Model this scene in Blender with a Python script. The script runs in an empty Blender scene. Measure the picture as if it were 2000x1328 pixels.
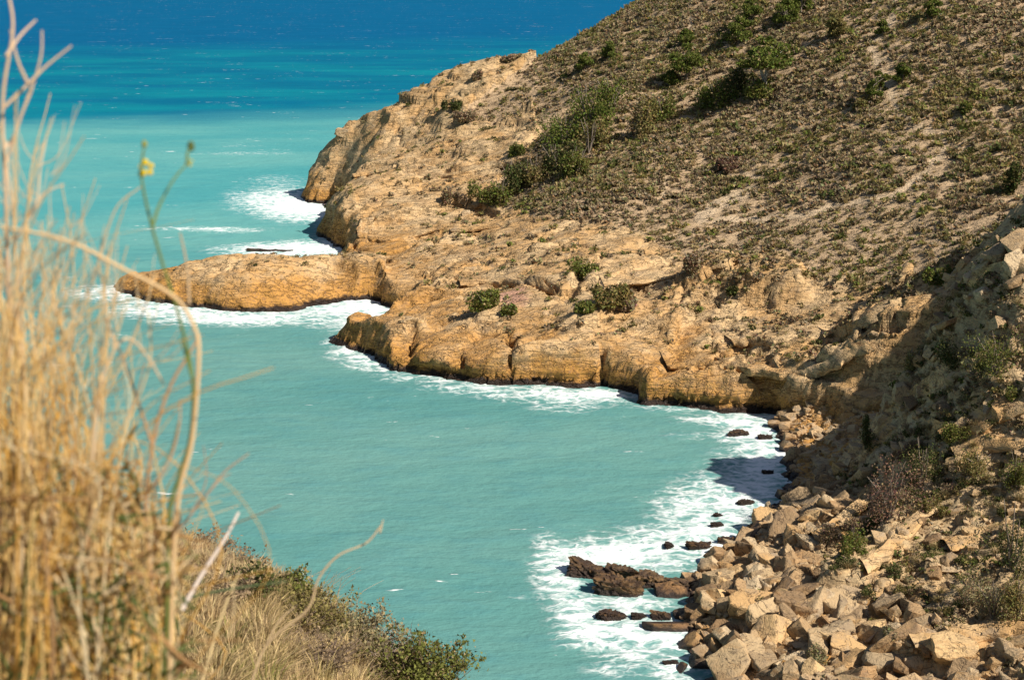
import bpy, math
import numpy as np
from mathutils import Vector

rng = np.random.default_rng(11)
scene = bpy.context.scene

# ------------------------------------------------------------------ camera
CAM_H = 40.0
PITCH = math.radians(13.73)
FPX = 3172.0                      # focal length in pixels of the 2000 px wide photograph
cam_data = bpy.data.cameras.new("camera")
cam_data.sensor_width = 36.0
cam_data.lens = 36.0 * FPX / 2000.0
cam_data.clip_start = 0.1
cam_data.clip_end = 60000.0
cam_data.dof.use_dof = True
cam_data.dof.focus_distance = 130.0
cam_data.dof.aperture_fstop = 9.0
cam = bpy.data.objects.new("camera", cam_data)
scene.collection.objects.link(cam)
cam.location = (0, 0, CAM_H)
cam.rotation_euler = (math.pi / 2 - PITCH, 0, 0)
scene.camera = cam

# ------------------------------------------------------------------ light
SUN_EL = math.radians(43.0)
SUN_BACK = math.radians(36.0)     # how far behind the camera's right-hand side the sun stands
to_sun = Vector((math.cos(SUN_EL) * math.cos(SUN_BACK), -math.cos(SUN_EL) * math.sin(SUN_BACK), math.sin(SUN_EL)))
world = bpy.data.worlds.new("World")
scene.world = world
world.use_nodes = True
wn = world.node_tree
bg = wn.nodes["Background"]
sky = wn.nodes.new("ShaderNodeTexSky")
sky.sky_type = 'NISHITA'
sky.sun_disc = False
sky.sun_elevation = SUN_EL
sky.sun_rotation = math.atan2(to_sun.x, to_sun.y)
wn.links.new(sky.outputs[0], bg.inputs[0])
bg.inputs[1].default_value = 0.05
sun_data = bpy.data.lights.new("sun", 'SUN')
sun_data.energy = 5.0
sun_data.angle = math.radians(0.53)
sun_data.color = (1.0, 0.93, 0.82)
sun = bpy.data.objects.new("sun", sun_data)
scene.collection.objects.link(sun)
sun.rotation_euler = (-to_sun).to_track_quat('-Z', 'Y').to_euler()
scene.view_settings.view_transform = 'Standard'
scene.view_settings.look = 'None'
scene.view_settings.exposure = 0.55
scene.view_settings.gamma = 1.0
scene.view_settings.use_curve_mapping = False
scene.cycles.use_denoising = True
scene.cycles.max_bounces = 6
scene.cycles.diffuse_bounces = 3
scene.cycles.glossy_bounces = 2
scene.cycles.transmission_bounces = 3

# ------------------------------------------------------------------ pixel <-> world
CP, SP = math.cos(PITCH), math.sin(PITCH)
def ray(px, py):
    dx = (np.asarray(px, float) - 1000) / FPX
    v = -(np.asarray(py, float) - 664) / FPX
    return dx, CP + SP * v, -SP + CP * v
def at_z(px, py, z=0.0):          # where the line of sight meets height z
    dx, dy, dz = ray(px, py)
    t = (z - CAM_H) / dz
    return dx * t, dy * t
def at_y(px, py, Y):              # where the line of sight meets distance Y
    dx, dy, dz = ray(px, py)
    t = Y / dy
    return dx * t, CAM_H + dz * t
def project(x, y, z):
    zz = z - CAM_H
    depth = y * CP - zz * SP
    up = y * SP + zz * CP
    depth = np.where(np.abs(depth) < 1e-6, 1e-6, depth)
    return 1000 + FPX * x / depth, 664 - FPX * up / depth, depth

# ------------------------------------------------------------------ noise
_perm = rng.permutation(256)
_perm = np.concatenate([_perm, _perm, _perm])
_g3 = rng.normal(size=(256, 3)); _g3 /= np.linalg.norm(_g3, axis=1)[:, None]
def perlin(x, y, z=None):
    x = np.asarray(x, float); y = np.asarray(y, float)
    z = np.zeros_like(x) if z is None else np.asarray(z, float)
    xi = np.floor(x).astype(int); yi = np.floor(y).astype(int); zi = np.floor(z).astype(int)
    xf, yf, zf = x - xi, y - yi, z - zi
    u, v, w = [t * t * t * (t * (t * 6 - 15) + 10) for t in (xf, yf, zf)]
    out = 0.0
    for i in (0, 1):
        for j in (0, 1):
            for k in (0, 1):
                h = _perm[_perm[_perm[(xi + i) & 255] + ((yi + j) & 255)] + ((zi + k) & 255)]
                g = _g3[h]
                d = g[..., 0] * (xf - i) + g[..., 1] * (yf - j) + g[..., 2] * (zf - k)
                out = out + d * (u if i else 1 - u) * (v if j else 1 - v) * (w if k else 1 - w)
    return out * 1.5
def fbm(x, y, z=None, octaves=4, gain=0.5):
    a, s, f = 1.0, 0.0, 1.0
    for o in range(octaves):
        s = s + a * perlin(x * f + 13.7 * o, y * f + 7.1 * o, None if z is None else z * f + 3.3 * o)
        a *= gain; f *= 2.03
    return s
_cell = rng.random((256, 2))
def worley_edge(x, y):            # distance to the nearest cell border
    xi = np.floor(x).astype(int); yi = np.floor(y).astype(int)
    d1 = np.full(x.shape, 9.0); d2 = np.full(x.shape, 9.0)
    for i in (-1, 0, 1):
        for j in (-1, 0, 1):
            h = _perm[_perm[(xi + i) & 255] + ((yi + j) & 255)]
            d = np.hypot(xi + i + _cell[h, 0] - x, yi + j + _cell[h, 1] - y)
            d2 = np.minimum(d2, np.maximum(d1, d)); d1 = np.minimum(d1, d)
    return d2 - d1
_ctilt = rng.normal(size=(256, 3))
def worley_blocks(x, y):          # fractured blocks: per-cell height with a tilt, and distance to the joint
    xi = np.floor(x).astype(int); yi = np.floor(y).astype(int)
    d1 = np.full(x.shape, 9.0); d2 = np.full(x.shape, 9.0); hid = np.zeros(x.shape, int); ox = np.zeros(x.shape); oy = np.zeros(x.shape)
    for i in (-1, 0, 1):
        for j in (-1, 0, 1):
            h = _perm[_perm[(xi + i) & 255] + ((yi + j) & 255)]
            u, v = x - (xi + i + _cell[h, 0]), y - (yi + j + _cell[h, 1])
            d = np.hypot(u, v); m = d < d1
            d2 = np.minimum(d2, np.maximum(d1, d)); hid = np.where(m, h, hid); ox = np.where(m, u, ox); oy = np.where(m, v, oy); d1 = np.minimum(d1, d)
    t = _ctilt[hid]
    return 0.5 * t[..., 0] + 0.55 * (t[..., 1] * ox + t[..., 2] * oy), d2 - d1
def sstep(a, b, x):
    t = np.clip((x - a) / (b - a), 0, 1)
    return t * t * (3 - 2 * t)
def in_poly(px, py, poly):
    poly = np.asarray(poly, float); n = len(poly)
    c = np.zeros(np.shape(px), bool)
    for i in range(n):
        x1, y1 = poly[i]; x2, y2 = poly[(i + 1) % n]
        m = ((y1 > py) != (y2 > py))
        c ^= m & (px < (x2 - x1) * (py - y1) / (y2 - y1 + 1e-12) + x1)
    return c
def line_dist(px, py, pts):       # distance to a polyline and signed side (+ right of travel), fraction along
    best = np.full(np.shape(px), 1e9); side = np.zeros(np.shape(px)); frac = np.zeros(np.shape(px))
    n = len(pts) - 1
    for i in range(n):
        (x1, y1), (x2, y2) = pts[i], pts[i + 1]
        dx, dy = x2 - x1, y2 - y1
        t = np.clip(((px - x1) * dx + (py - y1) * dy) / (dx * dx + dy * dy + 1e-12), 0, 1)
        d = np.hypot(px - x1 - t * dx, py - y1 - t * dy)
        s = np.sign((px - x1) * dy - (py - y1) * dx)
        m = d < best
        best = np.where(m, d, best); side = np.where(m, s, side); frac = np.where(m, (i + t) / n, frac)
    return best, side, frac
def tps_fit(P):
    P = np.asarray(P, float); n = len(P)
    d = np.hypot(P[:, None, 0] - P[None, :, 0], P[:, None, 1] - P[None, :, 1]) / 50
    K = np.where(d > 0, d * d * np.log(d + 1e-12), 0) + np.eye(n) * 2e-3
    A = np.zeros((n + 3, n + 3)); A[:n, :n] = K
    A[:n, n] = 1; A[:n, n + 1:] = P[:, :2] / 50; A[n, :n] = 1; A[n + 1:, :n] = P[:, :2].T / 50
    w = np.linalg.solve(A, np.concatenate([P[:, 2], np.zeros(3)]))
    def f(x, y):
        out = w[n] + w[n + 1] * x / 50 + w[n + 2] * y / 50
        for i in range(n):
            r2 = ((x - P[i, 0]) ** 2 + (y - P[i, 1]) ** 2) / 2500
            out = out + w[i] * 0.5 * r2 * np.log(r2 + 1e-12)
        return out
    return f

# ------------------------------------------------------------------ object helpers
def link(o, parent=None):
    scene.collection.objects.link(o)
    if parent is not None: o.parent = parent
    return o
def tag(o, label=None, cat=None, group=None, kind=None):
    if label: o["label"] = label
    if cat: o["category"] = cat
    if group: o["group"] = group
    if kind: o["kind"] = kind
    return o
def np_mesh(name, verts, faces, mat=None, smooth=True, attrs=None):
    verts = np.asarray(verts, np.float32); faces = np.asarray(faces, np.int32)
    me = bpy.data.meshes.new(name)
    k = faces.shape[1]
    me.vertices.add(len(verts)); me.vertices.foreach_set("co", verts.ravel())
    me.loops.add(faces.size); me.loops.foreach_set("vertex_index", faces.ravel())
    me.polygons.add(len(faces))
    me.polygons.foreach_set("loop_start", np.arange(0, faces.size, k, dtype=np.int32))
    me.polygons.foreach_set("loop_total", np.full(len(faces), k, np.int32))
    me.polygons.foreach_set("use_smooth", np.full(len(faces), smooth, bool))
    for an, av in (attrs or {}).items():
        av = np.asarray(av, np.float32)
        if av.ndim == 1:
            a = me.attributes.new(an, 'FLOAT', 'POINT'); a.data.foreach_set("value", av)
        else:
            a = me.attributes.new(an, 'FLOAT_COLOR', 'POINT')
            a.data.foreach_set("color", np.concatenate([av, np.ones((len(av), 1), np.float32)], 1).ravel())
    me.update(calc_edges=True)
    if mat: me.materials.append(mat)
    return me
def mobj(name, me, parent=None):
    return link(bpy.data.objects.new(name, me), parent)
def empty(name, loc=(0, 0, 0), rz=0.0):
    o = bpy.data.objects.new(name, None); o.location = loc; o.rotation_euler = (0, 0, rz)
    o.empty_display_size = 0.2
    return link(o)
def tube(pts, radii, n=5):        # tapered tube along a polyline
    pts = np.asarray(pts, float); radii = np.broadcast_to(np.asarray(radii, float), (len(pts),))
    t = np.gradient(pts, axis=0); t /= np.linalg.norm(t, axis=1)[:, None] + 1e-9
    ref = np.array([0.31, 0.17, 0.93]) if abs(t[0, 2]) < 0.9 else np.array([0.9, 0.3, 0.1])
    u = np.cross(t, ref); u /= np.linalg.norm(u, axis=1)[:, None] + 1e-9
    v = np.cross(t, u)
    a = np.arange(n) / n * 2 * math.pi
    V = pts[:, None] + radii[:, None, None] * (np.cos(a)[None, :, None] * u[:, None] + np.sin(a)[None, :, None] * v[:, None])
    V = V.reshape(-1, 3)
    F = []
    for i in range(len(pts) - 1):
        for j in range(n):
            F.append((i * n + j, i * n + (j + 1) % n, (i + 1) * n + (j + 1) % n, (i + 1) * n + j))
    return V, np.array(F, int)
def merge(parts):
    V, F, o = [], [], 0
    for v, f in parts:
        V.append(v); F.append(np.asarray(f) + o); o += len(v)
    return np.concatenate(V), np.concatenate(F)
def spline(pts, k=8):             # Catmull-Rom through points
    p = np.asarray(pts, float); p = np.vstack([2 * p[0] - p[1], p, 2 * p[-1] - p[-2]])
    out = []
    for i in range(1, len(p) - 2):
        for t in np.arange(k) / k:
            out.append(0.5 * (2 * p[i] + (p[i + 1] - p[i - 1]) * t + (2 * p[i - 1] - 5 * p[i] + 4 * p[i + 1] - p[i + 2]) * t * t
                              + (3 * p[i] - p[i - 1] - 3 * p[i + 1] + p[i + 2]) * t ** 3))
    out.append(p[-2])
    return np.array(out)

# ------------------------------------------------------------------ materials
class NT:
    def __init__(self, name):
        self.m = bpy.data.materials.new(name); self.m.use_nodes = True
        self.t = self.m.node_tree; self.b = self.t.nodes["Principled BSDF"]
    def n(self, typ, **kw):
        nd = self.t.nodes.new(typ)
        for k, v in kw.items(): setattr(nd, k, v)
        return nd
    def set(self, inp, v):
        if isinstance(v, bpy.types.NodeSocket): self.t.links.new(v, inp)
        elif isinstance(v, (tuple, list)): inp.default_value = tuple(v) + ((1.0,) if len(v) == 3 and len(inp.default_value) == 4 else ())
        else: inp.default_value = v
    def pos(self):
        return self.n("ShaderNodeNewGeometry").outputs["Position"]
    def objpos(self):
        return self.n("ShaderNodeTexCoord").outputs["Object"]
    def xyz(self, v):
        return self.n("ShaderNodeSeparateXYZ"), v
    def sep(self, v):
        s = self.n("ShaderNodeSeparateXYZ"); self.set(s.inputs[0], v); return s.outputs
    def mapping(self, v, scale=(1, 1, 1), rot=(0, 0, 0), loc=(0, 0, 0)):
        m = self.n("ShaderNodeMapping"); self.set(m.inputs[0], v)
        m.inputs["Scale"].default_value = scale; m.inputs["Rotation"].default_value = rot; m.inputs["Location"].default_value = loc
        return m.outputs[0]
    def noise(self, v, scale, detail=4, rough=0.55, dist=0.0, color=False):
        nd = self.n("ShaderNodeTexNoise"); self.set(nd.inputs["Vector"], v)
        nd.inputs["Scale"].default_value = scale; nd.inputs["Detail"].default_value = detail
        nd.inputs["Roughness"].default_value = rough; nd.inputs["Distortion"].default_value = dist
        return nd.outputs["Color" if color else "Fac"]
    def voronoi(self, v, scale, feature='F1', rnd=1.0):
        nd = self.n("ShaderNodeTexVoronoi", feature=feature); self.set(nd.inputs["Vector"], v)
        nd.inputs["Scale"].default_value = scale; nd.inputs["Randomness"].default_value = rnd
        return nd.outputs["Distance"]
    def math(self, op, a, b=0.0, c=0.0, clamp=False):
        nd = self.n("ShaderNodeMath", operation=op, use_clamp=clamp)
        self.set(nd.inputs[0], a); self.set(nd.inputs[1], b); self.set(nd.inputs[2], c)
        return nd.outputs[0]
    def ramp(self, f, lo, hi, a=0.0, b=1.0, smooth=True):
        nd = self.n("ShaderNodeMapRange", interpolation_type='SMOOTHSTEP' if smooth else 'LINEAR')
        self.set(nd.inputs[0], f); self.set(nd.inputs[1], lo); self.set(nd.inputs[2], hi)
        self.set(nd.inputs[3], a); self.set(nd.inputs[4], b)
        return nd.outputs[0]
    def mix(self, f, a, b, mode='MIX'):
        nd = self.n("ShaderNodeMix", data_type='RGBA', blend_type=mode)
        self.set(nd.inputs[0], f); self.set(nd.inputs[6], a); self.set(nd.inputs[7], b)
        return nd.outputs[2]
    def attr(self, name, fac=True):
        nd = self.n("ShaderNodeAttribute", attribute_name=name)
        return nd.outputs["Fac" if fac else "Color"]
    def bump(self, h, strength, dist, nrm=None):
        nd = self.n("ShaderNodeBump"); self.set(nd.inputs["Height"], h)
        nd.inputs["Strength"].default_value = strength; nd.inputs["Distance"].default_value = dist
        if nrm is not None: self.set(nd.inputs["Normal"], nrm)
        return nd.outputs[0]
    def fin(self, col, rough=0.85, nrm=None, spec=0.2):
        self.set(self.b.inputs["Base Color"], col); self.set(self.b.inputs["Roughness"], rough)
        self.b.inputs["Specular IOR Level"].default_value = spec
        if nrm is not None: self.set(self.b.inputs["Normal"], nrm)
        return self.m

def rock_nodes(N, v, z, scale=1.0):
    """limestone: pale crust, ochre breaks, grey weathering; ochre splash zone and a black algae line at the water"""
    n1 = N.noise(v, 0.22 * scale, 5, 0.6)
    n2 = N.noise(v, 0.9 * scale, 6, 0.62)
    n3 = N.noise(v, 4.0 * scale, 5, 0.6)
    st = N.noise(N.mapping(v, (0.16 * scale, 0.16 * scale, 1.6 * scale), (0.06, 0.24, 0)), 1.0, 5, 0.6)
    col = N.mix(N.ramp(n1, 0.38, 0.62), (0.52, 0.315, 0.135), (0.60, 0.42, 0.225))
    col = N.mix(N.ramp(n2, 0.52, 0.70, 0, 0.8), col, (0.35, 0.25, 0.155))
    col = N.mix(N.ramp(st, 0.54, 0.66, 0, 0.65), col, (0.43, 0.265, 0.125))
    zz = N.math('ADD', z, N.math('MULTIPLY', N.math('SUBTRACT', n2, 0.5), 4.0))
    zz = N.math('ADD', zz, N.math('MULTIPLY', N.math('SUBTRACT', n1, 0.5), 5.0))
    och = N.mix(N.ramp(n3, 0.4, 0.65), (0.50, 0.255, 0.060), (0.37, 0.175, 0.050))
    col = N.mix(N.ramp(zz, 1.0, 5.2, 0.95, 0.0), col, och)
    col = N.mix(N.ramp(n3, 0.52, 0.75, 0, 0.55), col, (0.24, 0.175, 0.115))
    jt = N.math('ABSOLUTE', N.math('SUBTRACT', N.noise(N.mapping(v, (0.28 * scale, 0.7 * scale, 1.3 * scale), (0, 0.24, 0.3)), 1.0, 5, 0.6, 0.5), 0.5))
    col = N.mix(N.math('MULTIPLY', N.ramp(jt, 0.0, 0.018, 0.6, 0.0), N.ramp(n1, 0.42, 0.58)), col, (0.12, 0.08, 0.055))
    zd = N.math('ADD', z, N.math('MULTIPLY', N.math('SUBTRACT', n2, 0.5), 1.3))
    wet = N.ramp(zd, 0.35, 0.75, 1.0, 0.0)
    col = N.mix(wet, col, (0.035, 0.022, 0.016))
    return col, wet, (n1, n2, n3, st)

def ground_material(name, soil_a, soil_b, bump_d=0.25):
    N = NT(name); v = N.pos(); z = N.sep(v)[2]
    col, wet, (n1, n2, n3, st) = rock_nodes(N, v, z)
    soil = N.mix(N.ramp(N.noise(v, 0.6, 5, 0.65), 0.35, 0.65), soil_a, soil_b)
    soil = N.mix(N.ramp(N.noise(v, 5.0, 4, 0.7), 0.5, 0.7, 0, 0.6), soil, (0.25, 0.18, 0.11))
    vg = N.ramp(N.math('ADD', N.attr("veg"), N.math('MULTIPLY', N.math('SUBTRACT', n2, 0.5), 0.9)), 0.35, 0.65)
    col = N.mix(vg, col, soil)
    col = N.mix(N.attr("pale"), col, (0.60, 0.45, 0.29))
    col = N.mix(N.attr("pink"), col, (0.50, 0.27, 0.19))
    h = N.math('ADD', N.math('MULTIPLY', n2, 0.55), N.math('MULTIPLY', n3, 0.42))
    h = N.math('ADD', h, N.math('MULTIPLY', st, 1.5))
    rid = N.math('ABSOLUTE', N.math('SUBTRACT', N.noise(N.mapping(v, (0.35, 0.8, 1.2), (0, 0.24, 0.3)), 1.0, 4, 0.6, 0.4), 0.5))
    crk = N.ramp(rid, 0.0, 0.035)
    h = N.math('ADD', h, N.math('MULTIPLY', crk, 0.55))
    h = N.math('ADD', h, N.math('MULTIPLY', N.noise(v, 13.0, 3, 0.65), 0.16))
    nrm = N.bump(h, 0.9, bump_d)
    return N.fin(col, N.ramp(wet, 0, 1, 0.9, 0.35), nrm, 0.25)

MAT_HEAD = ground_material("limestone_hillside", (0.54, 0.38, 0.225), (0.42, 0.295, 0.175), 0.5)
MAT_SLOPE = ground_material("limestone_scree", (0.47, 0.35, 0.20), (0.37, 0.255, 0.135), 0.25)

def boulder_material(name, wet=False):
    N = NT(name); v = N.pos(); z = N.sep(v)[2]
    ov = N.objpos()
    info = N.n("ShaderNodeObjectInfo").outputs["Random"]
    n2 = N.noise(ov, 1.6, 6, 0.62); n3 = N.noise(ov, 7.0, 5, 0.6)
    st = N.noise(N.mapping(ov, (0.5, 0.5, 4.0)), 1.0, 5, 0.6)
    if wet:
        col = N.mix(N.ramp(n2, 0.4, 0.62), (0.075, 0.045, 0.028), (0.21, 0.125, 0.055))
        col = N.mix(N.ramp(n3, 0.5, 0.7, 0, 0.6), col, (0.035, 0.025, 0.02))
    else:
        base = N.mix(N.ramp(info, 0.15, 0.85), (0.51, 0.35, 0.19), (0.61, 0.46, 0.28))
        col = N.mix(N.ramp(n2, 0.48, 0.68, 0, 0.75), base, (0.36, 0.28, 0.20))
        col = N.mix(N.ramp(st, 0.52, 0.66, 0, 0.7), col, (0.44, 0.26, 0.11))
        col = N.mix(N.ramp(n3, 0.55, 0.75, 0, 0.5), col, (0.23, 0.19, 0.15))
        zz = N.math('ADD', z, N.math('MULTIPLY', N.math('SUBTRACT', n2, 0.5), 2.0))
        col = N.mix(N.ramp(zz, 0.4, 1.5, 0.6, 0.0), col, (0.33, 0.19, 0.085))
    jt = N.math('ABSOLUTE', N.math('SUBTRACT', N.noise(N.mapping(ov, (0.9, 0.9, 1.8), (0.3, 0.2, 0.5)), 1.0, 5, 0.6, 0.6), 0.5))
    col = N.mix(N.ramp(jt, 0.0, 0.018, 0.8, 0.0), col, (0.07, 0.05, 0.035))
    col = N.mix(1.0, col, N.n("ShaderNodeObjectInfo").outputs["Color"], 'MULTIPLY')
    zd = N.math('ADD', z, N.math('MULTIPLY', N.math('SUBTRACT', n2, 0.5), 0.9))
    w = N.ramp(zd, 0.25, 0.6, 1.0, 0.0)
    col = N.mix(w, col, (0.04, 0.026, 0.02))
    h = N.math('ADD', N.math('MULTIPLY', n2, 0.8), N.math('MULTIPLY', n3, 0.4))
    h = N.math('ADD', h, N.math('MULTIPLY', st, 0.5))
    h = N.math('ADD', h, N.math('MULTIPLY', N.noise(ov, 22.0, 4, 0.65), 0.28))
    return N.fin(col, 0.4 if wet else N.ramp(w, 0, 1, 0.9, 0.4), N.bump(h, 1.0, 0.22), 0.3)
MAT_ROCK = boulder_material("dry_boulder")
MAT_WET = boulder_material("wet_boulder", True)

def plant_material(name):
    N = NT(name); v = N.objpos()
    c = N.attr("tint", False)
    n = N.noise(v, 3.0, 3, 0.6)
    c = N.mix(N.ramp(n, 0.3, 0.7, 0.0, 0.45), c, N.mix(1.0, c, (0.55, 0.5, 0.5), 'MULTIPLY'))
    N.fin(c, 0.8, None, 0.15)
    tr = N.n("ShaderNodeBsdfTranslucent"); N.set(tr.inputs[0], c)
    mx = N.n("ShaderNodeMixShader"); mx.inputs[0].default_value = 0.22
    N.t.links.new(N.b.outputs[0], mx.inputs[1]); N.t.links.new(tr.outputs[0], mx.inputs[2])
    N.t.links.new(mx.outputs[0], N.t.nodes["Material Output"].inputs["Surface"])
    return N.m
MAT_PLANT = plant_material("foliage")
def bark_material(name, a, b):
    N = NT(name); v = N.objpos()
    n = N.noise(N.mapping(v, (6, 6, 1.2)), 3.0, 5, 0.6)
    return N.fin(N.mix(n, a, b), 0.9, N.bump(n, 0.8, 0.03), 0.1)
MAT_BARK = bark_material("pine_bark", (0.13, 0.10, 0.075), (0.24, 0.20, 0.16))
MAT_PALEBARK = bark_material("weathered_bark", (0.30, 0.26, 0.22), (0.48, 0.43, 0.38))

# ------------------------------------------------------------------ coast line
def W(pts): return [at_z(a, b, 0.0) for a, b in pts]
coast = []
coast += [(190, 420), (60, 372), (10, 318), (-12, 287), (-28, 276)]
coast += W([(592, 384), (600, 396), (640, 399), (664, 404), (668, 422), (640, 440), (619, 458), (640, 474), (668, 490), (677, 512)])
coast += [(-20.5, 199), (-24, 193.5), (-30, 191.5), (-38, 191), (-45, 192)]
coast += W([(224, 558), (236, 572), (300, 590), (362, 603), (480, 612), (560, 606), (640, 593), (675, 587), (715, 586), (755, 600), (798, 609),
            (788, 624), (720, 649), (660, 660), (642, 667), (698, 690), (715, 700), (760, 723), (850, 739), (950, 750), (1080, 757),
            (1172, 760), (1240, 766), (1240, 786), (1290, 797), (1400, 806), (1500, 814), (1508, 835), (1535, 872), (1530, 930), (1540, 965),
            (1490, 1002), (1445, 1035), (1440, 1065), (1375, 1105), (1345, 1140), (1340, 1180), (1345, 1230), (1375, 1290), (1395, 1328)])
coast += [(13, 72), (12, 58), (2, 50), (-20, 48), (-70, 55), (-190, 40), (-190, -60), (190, -60)]
coast = np.array(coast, float)
CS = 1.0
cx = np.arange(-200, 201, CS); cy = np.arange(-60, 441, CS)
CX, CY = np.meshgrid(cx, cy)
cd, _, _ = line_dist(CX, CY, list(map(tuple, np.vstack([coast, coast[:1]]))))
CD = np.where(in_poly(CX, CY, coast), cd, -cd)
def bil(grid, gx, gy, x, y):
    i = np.clip(np.searchsorted(gx, x) - 1, 0, len(gx) - 2); j = np.clip(np.searchsorted(gy, y) - 1, 0, len(gy) - 2)
    u = np.clip((x - gx[i]) / (gx[i + 1] - gx[i]), 0, 1); v = np.clip((y - gy[j]) / (gy[j + 1] - gy[j]), 0, 1)
    return grid[j, i] * (1 - u) * (1 - v) + grid[j, i + 1] * u * (1 - v) + grid[j + 1, i] * (1 - u) * v + grid[j + 1, i + 1] * u * v
def coast_d(x, y): return bil(CD, cx, cy, x, y)

# ------------------------------------------------------------------ headland control points
def zpt(l): return [(*at_z(a, b, z), z) for a, b, z in l]
def ypt(l): return [(at_y(a, b, Y)[0], Y, at_y(a, b, Y)[1]) for a, b, Y in l]
head = ypt([(600, 300, 259), (655, 262, 258), (760, 228, 256), (860, 170, 258), (960, 132, 262), (1045, 124, 265), (1150, 62, 272), (1270, 2, 280),
            (1400, -60, 285), (1600, -150, 280), (700, 295, 252), (740, 380, 222), (760, 332, 240), (850, 300, 240), (950, 280, 238), (1030, 275, 232),
            (900, 400, 215), (1000, 400, 210), (1000, 330, 222), (1100, 300, 218), (1200, 200, 225), (1200, 100, 248), (1350, 100, 235),
            (1500, 120, 221), (1500, 0, 243), (1700, 0, 226), (1700, 100, 209), (2000, 0, 208), (2000, 100, 193), (2000, 200, 181), (2000, 300, 168),
            (2000, 400, 155), (1900, 500, 142), (1700, 200, 196), (1700, 300, 182), (1700, 400, 169), (1700, 500, 157), (1700, 600, 146.5),
            (1500, 200, 209), (1500, 300, 194), (1500, 400, 180), (1500, 500, 165), (1500, 600, 153), (1500, 690, 143.5),
            (1300, 200, 222), (1300, 300, 204), (1300, 400, 188), (1300, 500, 172), (1300, 600, 158), (1300, 680, 149), (1100, 600, 157), (1100, 500, 175),
            (1100, 400, 195), (1000, 500, 185), (1750, 615, 128.5), (1850, 568, 124), (1650, 690, 134.5)])
head += zpt([(900, 520, 3.2), (900, 600, 2.9), (1000, 600, 3.8), (900, 642, 3.0), (800, 640, 2.5), (1000, 642, 3.6), (1180, 640, 4.2), (800, 562, 2.2),
             (850, 522, 3.0), (300, 532, 1.9), (450, 503, 4.4), (560, 508, 4.5), (650, 515, 4.0), (720, 530, 3.2), (450, 572, 2.3), (560, 576, 2.5),
             (350, 567, 1.6), (255, 553, 0.9), (660, 653, 1.2), (720, 641, 1.7), (790, 622, 2.3), (1400, 742, 3.0), (1500, 728, 3.8), (1300, 745, 2.2),
             (1080, 700, 2.6), (900, 690, 1.9), (700, 513, 2.0), (745, 516, 2.6), (690, 506, 1.0), (640, 506, 2.6), (560, 503, 3.2)])
head += [(-26, 270, 6), (-8, 283, 12), (15, 298, 18), (40, 312, 22), (90, 345, 26), (170, 380, 30), (110, 200, 40), (150, 200, 47), (110, 150, 35),
         (150, 120, 42), (120, 260, 44), (170, 300, 46), (70, 135, 23), (50, 122, 21)]  # last point: unseen ground, raised like the near ridge to shade the beach
head_f = tps_fit(head)

# ------------------------------------------------------------------ near slope control points
near = ypt([(2000, 462, 108), (1940, 495, 108.5), (1890, 540, 109.5), (1850, 585, 110.5), (1812, 690, 112), (1750, 760, 115),
            (2000, 650, 102), (2000, 800, 97.5), (2000, 1000, 91.5), (2000, 1150, 84), (2000, 1328, 75), (1850, 690, 109), (1850, 800, 105), (1850, 900, 101),
            (1850, 1000, 96), (1850, 1150, 87), (1850, 1328, 77), (1700, 1000, 102), (1700, 1150, 90), (1700, 1328, 79.5), (1900, 650, 106), (1770, 850, 108.5),
            (2000, 540, 106), (1920, 560, 108.3)])
near += zpt([(1728, 800, 2.8), (1650, 905, 2.6), (1560, 985, 1.4), (1600, 1000, 2.2), (1500, 1150, 1.6), (1600, 1150, 2.4), (1450, 1328, 1.1), (1560, 1328, 1.6),
             (1420, 1150, 0.9), (1600, 830, 1.3), (1680, 826, 2.4), (1560, 900, 0.7), (1610, 870, 1.2), (1660, 850, 1.8), (1700, 806, 2.8)])
near += [(23, 134, 1.2), (27.5, 126, 2.6), (30.5, 119, 3.4), (34, 119.5, 5.0), (38, 120, 10.5), (40, 124, 14.5), (35.5, 127.5, 10.5), (38, 112, 18.5), (44, 117, 22.0), (43.5, 121.5, 21.5), (49, 121, 27), (58, 113, 28), (75, 112, 32), (29.5, 123, 3.2),  # unseen ridge off to the right is raised to cast shade on the beach
         (45, 100, 18), (45, 85, 11), (60, 95, 22), (75, 80, 24), (90, 100, 32), (40, 70, 7), (60, 55, 18),
         (16, 60, 2.0), (30, 50, 7), (12, 45, 6), (25, 30, 17), (50, 25, 33), (80, 30, 40), (5, 35, 12), (10, 22, 24), (25, 10, 34), (110, 60, 40)]
near_f = tps_fit(near)

BEACH = [(1480, 830), (1500, 815), (1740, 790), (1740, 850), (1560, 1010), (1500, 1010), (1400, 1100), (1320, 1150), (1320, 1250), (1400, 1340), (1700, 1340), (1560, 1000)]

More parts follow.
